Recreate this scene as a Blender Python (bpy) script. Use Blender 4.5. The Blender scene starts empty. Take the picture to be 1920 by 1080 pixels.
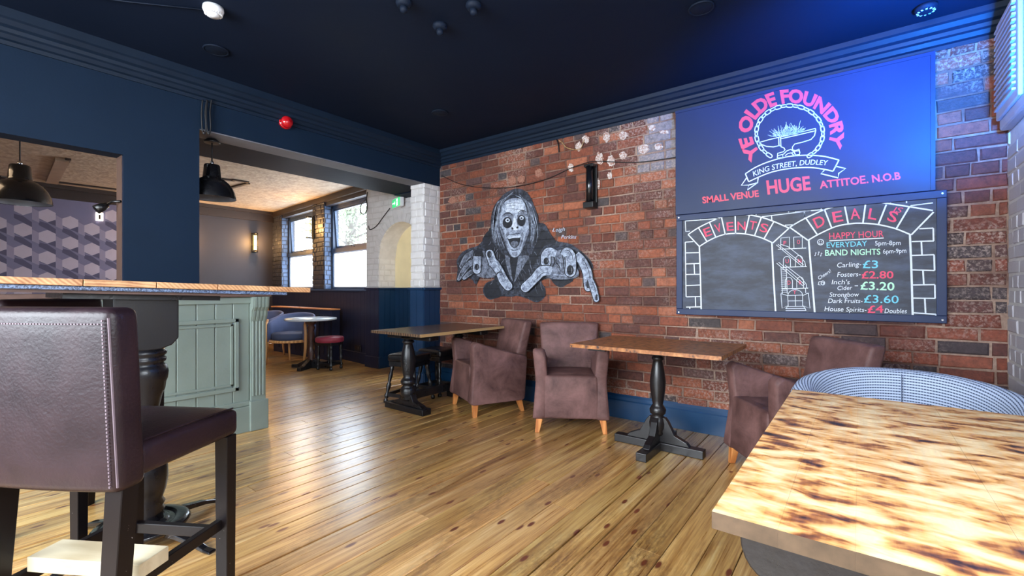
import bpy, bmesh, math, random
from mathutils import Vector, Matrix, Euler
S = bpy.context.scene
COL = S.collection
PI = math.pi
# ---------------------------------------------------------------- camera
CAM_H = 1.12; F = 853.0; YAW = math.radians(37.4)
cd = bpy.data.cameras.new('camera'); cam = bpy.data.objects.new('camera', cd); COL.objects.link(cam)
cam.location = (0, 0, CAM_H); cam.rotation_euler = (math.radians(90), 0, YAW)
cd.sensor_width = 36; cd.lens = F / 1920 * 36; cd.clip_start = 0.02
S.camera = cam
S.view_settings.view_transform = 'Standard'; S.view_settings.look = 'None'
S.view_settings.gamma = 1; S.view_settings.use_curve_mapping = False
S.view_settings.exposure = 0.40
S.cycles.max_bounces = 7; S.cycles.use_denoising = True
S.cycles.sample_clamp_indirect = 6
# ---------------------------------------------------------------- sky
W = bpy.data.worlds.new('sky'); S.world = W; W.use_nodes = True
bg = W.node_tree.nodes['Background']
bg.inputs[0].default_value = (0.80, 0.90, 1.0, 1); bg.inputs[1].default_value = 8.0
# ---------------------------------------------------------------- lights
def area(name, loc, rot, sx, sy, power, col, spread=None):
    d = bpy.data.lights.new(name, 'AREA'); d.shape = 'RECTANGLE'; d.size = sx; d.size_y = sy
    d.energy = power; d.color = col
    if spread: d.spread = math.radians(spread)
    o = bpy.data.objects.new(name, d); COL.objects.link(o); o.location = loc; o.rotation_euler = [math.radians(a) for a in rot]
    return o
def portal(name, loc, rot, sx, sy):
    o = area(name, loc, rot, sx, sy, 1, (1, 1, 1)); o.data.cycles.is_portal = True
# daylight of the shop-front windows behind and beside the photographer
area('daylight_front_window', (-1.6, -1.9, 1.75), (62, 0, 0), 3.6, 1.5, 150, (0.88, 0.94, 1.0), 150)
area('daylight_side_window', (0.62, 0.60, 1.80), (62, 0, 90), 0.9, 1.1, 13, (0.94, 0.97, 1.0), 160)
# blue stage lamp up in the corner
bl = bpy.data.lights.new('blue_stage_light', 'SPOT'); bl.spot_size = math.radians(112); bl.spot_blend = 1.0; bl.energy = 680; bl.color = (0.01, 0.22, 1.0); bl.shadow_soft_size = 0.06
blo = bpy.data.objects.new('blue_stage_light', bl); COL.objects.link(blo); blo.location = (0.58, 2.50, 1.95)
blo.rotation_euler = (Vector((0.32, 3.45, 2.66)) - Vector(blo.location)).to_track_quat('-Z', 'Y').to_euler()
# bar room: ceiling lamps out of sight, warm
area('bar_ceiling_light', (-6.6, -0.6, 2.45), (0, 0, 0), 0.5, 1.6, 14, (1.0, 0.72, 0.45))
area('bar_side_daylight', (-6.3, -2.2, 1.6), (90, 0, 0), 3.2, 1.6, 40, (0.74, 0.80, 1.0))
portal('window_portal', (-7.87, 4.30, 1.65), (-90, 0, 0), 0.9, 1.4)
portal('window_portal', (-6.31, 4.30, 1.65), (-90, 0, 0), 1.1, 1.4)
area('recess_fill_light', (-4.43, 4.04, 1.65), (90, 0, 90), 0.22, 0.7, 2.4, (1.0, 0.86, 0.62))  # added lamp, hidden behind the pier, to brighten the arched recess

# ---------------------------------------------------------------- rays: a pixel of the photo onto a plane of the room
FW = Vector((-math.sin(YAW), math.cos(YAW), 0)); RT = Vector((math.cos(YAW), math.sin(YAW), 0)); UP = Vector((0, 0, 1))
def ray(px, py): return FW + RT * ((px - 960) / F) + UP * ((540.5 - py) / F)
CP = Vector((0, 0, CAM_H))
def on_y(Y, px, py): r = ray(px, py); return CP + r * (Y / r.y)
def on_x(X, px, py): r = ray(px, py); return CP + r * (X / r.x)
def on_z(Z, px, py): r = ray(px, py); return CP + r * ((Z - CAM_H) / r.z)
# ---------------------------------------------------------------- materials
def C(r, g, b):
    f = lambda c: (c / 255 / 12.92) if c / 255 <= 0.04045 else ((c / 255 + 0.055) / 1.055) ** 2.4
    return (f(r), f(g), f(b), 1)
class NT:
    def __init__(s, name):
        s.m = bpy.data.materials.new(name); s.m.use_nodes = True; s.t = s.m.node_tree
        s.b = s.t.nodes['Principled BSDF']; s.out = s.t.nodes['Material Output']
    def n(s, typ, **kw):
        x = s.t.nodes.new(typ)
        for k, v in kw.items(): setattr(x, k, v)
        return x
    def l(s, a, b): s.t.links.new(a, b)
    def val(s, sock, v):
        if isinstance(v, (int, float, tuple, list)): sock.default_value = v
        else: s.l(v, sock)
    def math(s, op, a, b=0.0, clamp=False):
        x = s.n('ShaderNodeMath', operation=op); x.use_clamp = clamp; s.val(x.inputs[0], a); s.val(x.inputs[1], b); return x.outputs[0]
    def mix(s, fac, a, b, mode='MIX'):
        x = s.n('ShaderNodeMix', data_type='RGBA', blend_type=mode); s.val(x.inputs[0], fac); s.val(x.inputs[6], a); s.val(x.inputs[7], b); return x.outputs[2]
    def coords(s, kind='Position', scale=(1, 1, 1), rnd=False, rot=(0, 0, 0)):
        if kind == 'Position': src = s.n('ShaderNodeNewGeometry').outputs['Position']
        else: src = s.n('ShaderNodeTexCoord').outputs[kind]
        if rnd:
            oi = s.n('ShaderNodeObjectInfo'); mu = s.math('MULTIPLY', oi.outputs['Random'], 37.0)
            cx = s.n('ShaderNodeCombineXYZ'); s.l(mu, cx.inputs[0]); s.l(mu, cx.inputs[1]); s.l(mu, cx.inputs[2])
            ad = s.n('ShaderNodeVectorMath', operation='ADD'); s.l(src, ad.inputs[0]); s.l(cx.outputs[0], ad.inputs[1]); src = ad.outputs[0]
        mp = s.n('ShaderNodeMapping'); s.l(src, mp.inputs[0]); mp.inputs['Scale'].default_value = scale; mp.inputs['Rotation'].default_value = rot
        return mp.outputs[0]
    def noise(s, vec, scale, detail=3, rough=0.55, dist=0.0):
        x = s.n('ShaderNodeTexNoise'); s.l(vec, x.inputs['Vector']); x.inputs['Scale'].default_value = scale
        x.inputs['Detail'].default_value = detail; x.inputs['Roughness'].default_value = rough; x.inputs['Distortion'].default_value = dist
        return x.outputs[0]
    def ramp(s, fac, stops):
        x = s.n('ShaderNodeValToRGB'); s.l(fac, x.inputs[0]); e = x.color_ramp.elements
        while len(e) < len(stops): e.new(0.5)
        for i, (p, c) in enumerate(stops):
            e[i].position = p; e[i].color = c if isinstance(c, (tuple, list)) else (c, c, c, 1)
        return x.outputs[0]
    def bump(s, h, strength=0.3, dist=0.01):
        x = s.n('ShaderNodeBump'); s.l(h, x.inputs['Height']); x.inputs['Strength'].default_value = strength; x.inputs['Distance'].default_value = dist
        s.l(x.outputs[0], s.b.inputs['Normal']); return x
    def color(s, c): s.val(s.b.inputs['Base Color'], c)
    def rough(s, r): s.val(s.b.inputs['Roughness'], r)
def plain(name, c, rough=0.6, metal=0.0, var=0.15, nscale=6.0, bump=0.0, bscale=60.0, coat=0.0, kind='Position', rvar=0.1, spec=0.5):
    t = NT(name); v = t.coords(kind); n = t.noise(v, nscale, 4)
    dk = tuple(x * (1 - var) for x in c[:3]) + (1,); lt = tuple(min(1, x * (1 + var)) for x in c[:3]) + (1,)
    t.color(t.ramp(n, [(0.3, dk), (0.7, lt)]))
    t.rough(t.math('ADD', t.math('MULTIPLY', n, rvar * 2), rough - rvar)); t.b.inputs['Metallic'].default_value = metal
    t.b.inputs['Coat Weight'].default_value = coat; t.b.inputs['Specular IOR Level'].default_value = spec
    if bump: t.bump(t.noise(v, bscale, 3), bump, 0.004)
    return t.m
def emis(name, c, s):
    t = NT(name); t.b.inputs['Base Color'].default_value = c; t.b.inputs['Emission Color'].default_value = c; t.b.inputs['Emission Strength'].default_value = s
    return t.m
def wood(name, stops, scale=(26, 1.6, 26), rough=0.4, kind='Object', rnd=True, bump=0.15, fine=1.0):
    t = NT(name); v = t.coords(kind, scale, rnd)
    a = t.noise(v, 1.0, 5, 0.6, 0.6); w = t.n('ShaderNodeTexWave', wave_type='BANDS', bands_direction='X')
    t.l(v, w.inputs[0]); w.inputs['Scale'].default_value = 0.35; w.inputs['Distortion'].default_value = 7; w.inputs['Detail'].default_value = 3; w.inputs['Detail Scale'].default_value = 0.6
    h = t.math('ADD', t.math('MULTIPLY', a, 0.6), t.math('MULTIPLY', w.outputs[1], 0.4 * fine))
    t.color(t.ramp(h, stops)); t.rough(rough); t.bump(h, bump, 0.002)
    return t.m
M = {}
M['navy_wall'] = plain('navy_wall_paint', C(18, 33, 51), 0.6, spec=0.12, var=0.08, nscale=3, bump=0.12, bscale=90)
M['navy_ceiling'] = plain('navy_ceiling_paint', C(14, 24, 42), 0.65, spec=0.12, var=0.10, nscale=1.5, bump=0.1, bscale=50)
M['navy_trim'] = plain('navy_gloss_trim', C(16, 29, 45), 0.5, spec=0.2, var=0.10, nscale=8, bump=0.1, bscale=70)
M['skirting'] = plain('blue_skirting_paint', C(8, 58, 96), 0.4, var=0.10, nscale=5)
M['panel_blue'] = plain('teal_blue_panel_paint', C(10, 46, 78), 0.45, var=0.10, nscale=5)
M['dark_panel'] = plain('dark_navy_panel_paint', C(30, 34, 58), 0.45, var=0.1, nscale=4)
M['charcoal_wall'] = plain('charcoal_brown_wall_paint', C(52, 50, 58), 0.6, var=0.12, nscale=2, bump=0.1)
M['paper'] = None
def _ceil():
    t = NT('textured_ceiling_paper'); v = t.coords('Position'); n = t.noise(v, 9, 3); vo = t.n('ShaderNodeTexVoronoi'); t.l(v, vo.inputs[0]); vo.inputs['Scale'].default_value = 22
    t.color(t.ramp(n, [(0.3, C(150, 134, 118)), (0.7, C(184, 168, 148))])); t.rough(0.7); t.bump(vo.outputs[0], 0.6, 0.01); return t.m
M['paper'] = _ceil()
M['white_brick'] = plain('white_painted_brick', C(206, 204, 204), 0.6, var=0.07, nscale=9, bump=0.5, bscale=45)
M['white_mortar'] = plain('white_painted_mortar', C(196, 193, 192), 0.7, var=0.1, nscale=9, bump=0.5, bscale=45)
M['lav_brick'] = plain('off_white_painted_brick', C(176, 172, 178), 0.6, var=0.07, nscale=9, bump=0.5, bscale=45)
M['cream'] = plain('cream_recess_paint', C(232, 216, 172), 0.6, var=0.05)
M['blue_brick'] = plain('slate_blue_painted_brick', C(70, 90, 122), 0.45, var=0.15, nscale=10, bump=0.4, bscale=45)
M['dark_brick'] = plain('dark_painted_brick', C(48, 50, 62), 0.5, var=0.15, nscale=10, bump=0.4, bscale=45)
M['black_wood'] = plain('black_painted_wood', C(20, 20, 24), 0.3, var=0.3, nscale=20, bump=0.15, bscale=80, kind='Object')
M['aged_shaded_end'] = plain('aged_shaded_edge', C(80, 62, 44), 0.5, var=0.3, nscale=30, kind='Object')  # aged end grain, with the shade on the table edges darkened into its colour
M['worn_black'] = None
def _worn():
    t = NT('worn_black_paint'); v = t.coords('Object'); n = t.noise(v, 28, 5, 0.7); m = t.ramp(n, [(0.68, 0.0), (0.74, 1.0)])
    t.color(t.mix(m, C(24, 22, 24), C(74, 42, 28))); t.rough(0.32); t.bump(n, 0.15, 0.003); return t.m
M['worn_black'] = _worn()
def _sleg():
    t = NT('black_stool_paint'); v = t.coords('Object'); n = t.noise(v, 90, 4, 0.6); m = t.ramp(n, [(0.72, 0.0), (0.75, 1.0)])
    t.color(t.mix(m, C(20, 16, 18), C(190, 190, 195))); t.b.inputs['Specular IOR Level'].default_value = 0.25; t.rough(0.35); return t.m
M['stool_black'] = _sleg()
def _leather(name, c1, c2, rough, bs):
    t = NT(name); v = t.coords('Object'); n = t.noise(v, 5, 5, 0.65, 0.4); f = t.noise(v, bs, 3, 0.5)
    t.color(t.ramp(n, [(0.3, c1), (0.7, c2)])); t.rough(t.math('ADD', t.math('MULTIPLY', n, 0.25), rough - 0.12))
    t.b.inputs['Specular IOR Level'].default_value = 0.32
    t.bump(t.math('ADD', t.math('MULTIPLY', f, 0.4), n), 0.35, 0.006); return t.m
M['leather'] = _leather('dark_brown_leather', C(26, 16, 22), C(44, 28, 34), 0.42, 120)
M['suede'] = _leather('brown_suede', C(68, 44, 42), C(124, 90, 86), 0.62, 160)
M['suede_worn'] = _leather('worn_dark_suede', C(58, 50, 58), C(100, 92, 100), 0.5, 160)
M['stitch'] = plain('stitching_thread', C(92, 78, 86), 0.6)
M['tan_leg'] = wood('orange_varnished_leg', [(0.3, C(176, 104, 52)), (0.7, C(216, 146, 84))], (20, 20, 2), 0.4)
M['beech'] = wood('beech_frame', [(0.3, C(176, 124, 74)), (0.7, C(214, 166, 110))], (20, 20, 3), 0.4)
M['sage'] = plain('sage_green_paint', C(122, 134, 126), 0.42, var=0.06, nscale=4, bump=0.15, bscale=60)
M['blue_velvet'] = plain('slate_blue_velvet', C(78, 88, 122), 0.75, var=0.12, nscale=4)
M['blue_seat'] = plain('navy_seat_fabric', C(58, 70, 98), 0.7, var=0.1)
M['red_seat'] = plain('dark_red_vinyl', C(138, 40, 62), 0.5, var=0.15, nscale=12)
M['marble_top'] = plain('pale_grey_laminate', C(190, 200, 208), 0.2, var=0.04)
M['steel_black'] = plain('black_enamel_metal', C(22, 22, 26), 0.25, metal=0.3, var=0.1, coat=0.5)
M['chrome'] = plain('chrome', C(190, 190, 190), 0.2, metal=1.0)
M['lamp_inner'] = plain('lamp_inner_white', C(120, 122, 130), 0.5)
M['white_plastic'] = plain('white_plastic', C(226, 228, 232), 0.35, var=0.03)
M['grey_plastic'] = plain('painted_over_plastic', C(16, 25, 40), 0.6, spec=0.15, var=0.08)
M['black_plastic'] = plain('black_plastic', C(12, 12, 14), 0.35)
M['red_plastic'] = plain('red_lens', C(180, 16, 26), 0.15, coat=0.6)
M['frame_blue'] = plain('blue_window_frame_paint', C(62, 82, 112), 0.35, var=0.08)
M['white_frame'] = plain('white_window_bead', C(210, 216, 224), 0.35, var=0.04)
M['cable'] = plain('black_cable', C(14, 14, 18), 0.5)
M['bulb'] = emis('amber_lamp_tube', (1.0, 0.55, 0.12, 1), 9.0)
M['bulb_white'] = emis('pale_lamp_glow', (1.0, 0.86, 0.7, 1), 3.0)
M['exit_green'] = emis('exit_sign_green', (0.02, 0.55, 0.18, 1), 0.8)
M['exit_white'] = emis('exit_sign_white', (0.75, 1.0, 0.85, 1), 0.9)
def _glass(name, frosted):
    t = NT(name); tr = t.n('ShaderNodeBsdfTransparent'); gl = t.n('ShaderNodeBsdfGlossy'); gl.inputs['Roughness'].default_value = 0.02
    mx = t.n('ShaderNodeMixShader'); mx.inputs[0].default_value = 0.06; t.l(tr.outputs[0], mx.inputs[1]); t.l(gl.outputs[0], mx.inputs[2])
    last = mx.outputs[0]
    if frosted:
        tl = t.n('ShaderNodeBsdfTranslucent'); tl.inputs[0].default_value = (0.93, 0.96, 1.0, 1); m2 = t.n('ShaderNodeMixShader'); m2.inputs[0].default_value = 0.75
        t.l(last, m2.inputs[1]); t.l(tl.outputs[0], m2.inputs[2]); last = m2.outputs[0]
    t.l(last, t.out.inputs[0]); return t.m
M['glass'] = _glass('clear_window_glass', False); M['frosted'] = _glass('frosted_window_glass', True)
def _pine():
    t = NT('varnished_pine_board'); v = t.coords('Position', (30, 1.3, 30), True)
    a = t.noise(v, 1.0, 6, 0.65, 0.5); v2 = t.coords('Position', (110, 3.0, 110), True); f = t.noise(v2, 1.0, 4, 0.6)
    oi = t.n('ShaderNodeObjectInfo')
    h = t.math('ADD', t.math('MULTIPLY', a, 0.62), t.math('MULTIPLY', f, 0.38))
    c = t.ramp(h, [(0.30, C(98, 58, 26)), (0.42, C(172, 124, 66)), (0.54, C(216, 172, 106)), (0.68, C(238, 206, 150))])
    c = t.mix(1.0, c, oi.outputs['Color'], 'MULTIPLY')
    # knots
    vk = t.coords('Position', (6.5, 2.4, 6.5), True); vo = t.n('ShaderNodeTexVoronoi', voronoi_dimensions='2D'); t.l(vk, vo.inputs[0]); vo.inputs['Scale'].default_value = 1.0; vo.inputs['Randomness'].default_value = 1
    k = t.ramp(vo.outputs['Distance'], [(0.05, 1.0), (0.085, 0.0)]); c = t.mix(k, c, C(110, 50, 24))
    # dark wear stains along the boards
    vs = t.coords('Position', (3.2, 0.9, 3.2)); st = t.noise(vs, 1.0, 4, 0.6, 0.3); fs = t.noise(t.coords('Position', (60, 18, 60)), 1, 4, 0.7)
    sm = t.math('MULTIPLY', t.ramp(st, [(0.47, 0.0), (0.66, 0.75)]), t.ramp(fs, [(0.38, 0.15), (0.62, 1.0)]))
    c = t.mix(sm, c, C(84, 50, 26))
    t.color(c); t.rough(t.math('ADD', t.math('MULTIPLY', f, 0.16), 0.22)); t.b.inputs['Coat Weight'].default_value = 0.9; t.b.inputs['Coat Roughness'].default_value = 0.27
    t.b.inputs['Specular IOR Level'].default_value = 0.8
    t.bump(t.math('ADD', h, t.math('MULTIPLY', t.noise(t.coords('Position', (14, 2, 14)), 1, 2), 1.5)), 0.22, 0.003); return t.m
M['pine'] = _pine()
def _burnt(name, amount, pale, mid, sc=(1.0, 1.0)):
    t = NT(name); v = t.coords('Object', (7.0 * sc[0], 15 * sc[1], 10), False); n = t.noise(v, 1.6, 3, 0.55, 0.3)
    g = t.noise(t.coords('Object', (70, 5, 30)), 1, 4, 0.6); big = t.noise(t.coords('Object', (2.2, 2.2, 2)), 1, 2)
    x = t.math('ADD', t.math('ADD', n, t.math('MULTIPLY', g, 0.16)), t.math('MULTIPLY', big, 0.14))
    o = amount
    c = t.ramp(x, [(0.50 - o, pale), (0.66 - o, mid), (0.74 - o, C(146, 88, 40)), (0.83 - o, C(48, 30, 28)), (0.92 - o, C(24, 18, 22))])
    gg = t.ramp(g, [(0.35, 0.82), (0.65, 1.0)]); c = t.mix(1.0, c, gg, 'MULTIPLY')
    t.color(c); t.rough(t.math('ADD', t.math('MULTIPLY', g, 0.15), 0.32)); t.b.inputs['Coat Weight'].default_value = 0.1; t.b.inputs['Coat Roughness'].default_value = 0.2
    t.bump(g, 0.12, 0.002); return t.m
M['burnt_near'] = _burnt('scorched_pine_top', -0.02, C(238, 212, 164), C(216, 160, 92))
M['burnt_mid'] = _burnt('scorched_brown_pine_top', 0.05, C(188, 132, 76), C(160, 100, 52), (2.2, 1.6))
M['old_wood'] = wood('weathered_brown_top', [(0.3, C(62, 48, 40)), (0.7, C(112, 88, 68))], (30, 2, 30), 0.25)
M['edge_wood'] = wood('pale_edge_wood', [(0.3, C(150, 118, 78)), (0.7, C(190, 156, 108))], (30, 2, 30), 0.4)
M['end_grain'] = None
def _endg():
    t = NT('pine_end_grain'); v = t.coords('Object', (1, 1, 1), True); w = t.n('ShaderNodeTexWave', wave_type='RINGS', rings_direction='X'); t.l(v, w.inputs[0])
    w.inputs['Scale'].default_value = 26; w.inputs['Distortion'].default_value = 2.5; w.inputs['Detail'].default_value = 2; n = t.noise(v, 14, 4)
    h = t.math('ADD', t.math('MULTIPLY', w.outputs[1], 0.22), t.math('MULTIPLY', n, 0.7))
    t.color(t.ramp(h, [(0.25, C(150, 98, 60)), (0.6, C(212, 164, 116)), (0.85, C(232, 194, 150))])); t.rough(0.5); return t.m
M['end_grain'] = _endg()
M['new_pine'] = wood('raw_pine_offcut', [(0.3, C(172, 156, 126)), (0.7, C(204, 192, 164))], (3, 26, 26), 0.6)
M['speckle'] = None
def _spk():
    t = NT('speckled_blue_black_edging'); v = t.coords('Position'); n = t.noise(v, 160, 3, 0.7); t.color(t.ramp(n, [(0.42, C(44, 58, 84)), (0.6, C(120, 144, 184))])); t.rough(0.35); return t.m
M['speckle'] = _spk()
M['brown_ply'] = plain('brown_plywood', C(84, 62, 54), 0.6, var=0.2, nscale=20)
def _stripe():
    t = NT('ribbed_grey_blue_fabric'); v = t.coords('UV'); sp = t.n('ShaderNodeSeparateXYZ'); t.l(v, sp.inputs[0])
    s = t.math('SINE', t.math('MULTIPLY', sp.outputs[1], 2 * PI)); d = t.math('SINE', t.math('MULTIPLY', sp.outputs[0], 2 * PI))
    a = t.ramp(t.math('ADD', t.math('MULTIPLY', s, 0.5), 0.5), [(0.30, 0.0), (0.42, 1.0)]); b = t.ramp(t.math('ADD', t.math('MULTIPLY', d, 0.5), 0.5), [(0.2, 0.55), (0.45, 1.0)])
    mk = t.math('MULTIPLY', t.math('SUBTRACT', 1.0, a), b)
    t.color(t.mix(mk, C(168, 182, 206), C(52, 64, 92))); t.rough(0.85); t.bump(a, 0.4, 0.004); return t.m
M['stripe'] = _stripe()
# brick: colour from the object (single bricks) or from an attribute (joined bricks); lime bloom on both
def _brick(name, attr):
    t = NT(name); v = t.coords('Position')
    if attr: a = t.n('ShaderNodeVertexColor'); a.layer_name = 'Col'; base = a.outputs[0]
    else: base = t.n('ShaderNodeObjectInfo').outputs['Color']
    n = t.noise(v, 38, 5, 0.7); c = t.mix(1.0, base, t.ramp(n, [(0.3, 0.5), (0.7, 1.15)]), 'MULTIPLY')
    b1 = t.noise(v, 1.7, 3, 0.5); b2 = t.noise(v, 55, 5, 0.75)
    bl = t.math('MULTIPLY', t.ramp(b1, [(0.50, 0.0), (0.66, 0.85)]), t.ramp(b2, [(0.48, 0.0), (0.60, 1.0)]))
    c = t.mix(t.math('MULTIPLY', bl, 0.75), c, C(176, 156, 146)); t.color(c); t.rough(0.75); t.bump(t.math('ADD', n, t.noise(v, 120, 3)), 0.5, 0.005); return t.m
M['brick'] = _brick('red_brick', False); M['brick_joined'] = _brick('red_brick_joined', True)
def _mortar():
    t = NT('lime_mortar'); v = t.coords('Position'); n = t.noise(v, 30, 5, 0.7); b = t.noise(v, 1.6, 2)
    c = t.mix(t.ramp(b, [(0.42, 0.0), (0.62, 1.0)]), t.ramp(n, [(0.3, C(78, 52, 44)), (0.7, C(110, 80, 68))]), t.ramp(n, [(0.3, C(122, 96, 82)), (0.7, C(172, 148, 132))]))
    t.color(c); t.rough(0.85); t.bump(n, 0.6, 0.006); return t.m
M['mortar'] = _mortar()
def _paint(name, c1, c2, sc=24, stretch=(1, 1, 1), lo=0.38, hi=0.62):
    t = NT(name); v = t.coords('Position', stretch); n = t.noise(v, sc, 6, 0.75, 0.6)
    t.color(t.ramp(n, [(lo, c1), (hi, c2)])); t.rough(0.65)
    # brick courses read through the paint
    p = t.coords('Position'); sp = t.n('ShaderNodeSeparateXYZ'); t.l(p, sp.inputs[0]); z = t.math('FRACT', t.math('DIVIDE', sp.outputs[2], 0.0795))
    j = t.ramp(z, [(0.0, 0.0), (0.07, 1.0), (0.93, 1.0), (1.0, 0.0)]); t.bump(t.math('ADD', j, t.math('MULTIPLY', n, 0.4)), 0.5, 0.006); return t.m
M['m_black'] = _paint('mural_black_paint', C(10, 11, 17), C(30, 33, 44))
M['m_dark'] = _paint('mural_dark_grey_paint', C(16, 18, 26), C(70, 76, 92), 26, lo=0.42, hi=0.66)
M['m_mid'] = _paint('mural_mid_grey_paint', C(44, 48, 60), C(126, 134, 152), 26)
M['m_light'] = _paint('mural_light_grey_paint', C(82, 90, 110), C(178, 190, 210), 26)
M['m_pale'] = _paint('mural_highlight_paint', C(140, 152, 174), C(214, 222, 234), 30)
M['sign_navy'] = plain('navy_sign_paint', C(26, 42, 78), 0.45, spec=0.3, var=0.06, nscale=3, bump=0.05)
M['sign_red'] = plain('pink_red_sign_paint', C(214, 62, 88), 0.5, var=0.06)
M['sign_white'] = plain('pale_sign_paint', C(206, 220, 236), 0.5, var=0.05)
def _chalk():
    t = NT('smudged_chalkboard'); v = t.coords('Position', (1, 1, 3)); n = t.noise(v, 5, 5, 0.7); t.color(t.ramp(n, [(0.4, C(26, 32, 48)), (0.75, C(62, 72, 94))])); t.rough(0.55); return t.m
M['chalkboard'] = _chalk()
M['chalk_white'] = plain('white_chalk_pen', C(214, 222, 232), 0.7, var=0.08, nscale=60)
M['chalk_red'] = plain('pink_chalk_pen', C(222, 74, 104), 0.7, var=0.06)
M['chalk_cyan'] = plain('blue_chalk_pen', C(110, 196, 220), 0.7, var=0.06)
M['chalk_green'] = plain('green_chalk_pen', C(176, 230, 196), 0.7, var=0.06)
M['bark'] = plain('tree_bark', C(96, 92, 88), 0.8); M['leaf'] = plain('tree_leaf', C(120, 136, 110), 0.7, var=0.3)
M['hex_base'] = plain('wallpaper_mauve_ground', C(112, 110, 140), 0.6, var=0.04); M['hex_light'] = plain('wallpaper_light_hexagon', C(176, 168, 186), 0.55, var=0.04)
M['hex_mid'] = plain('wallpaper_mid_panel', C(138, 134, 160), 0.6, var=0.04); M['hex_dark'] = plain('wallpaper_dark_band', C(76, 76, 104), 0.6, var=0.04)
M['dark_brown'] = plain('dark_brown_trim', C(46, 36, 34), 0.5)
M['ceil_trim'] = plain('pale_brown_ceiling_trim', C(150, 128, 108), 0.6)
M['soffit'] = plain('grey_soffit_paper', C(104, 104, 112), 0.7)
M['brown_turned'] = plain('dark_brown_turned_wood', C(64, 38, 30), 0.3, var=0.3, nscale=30, kind='Object')

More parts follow.
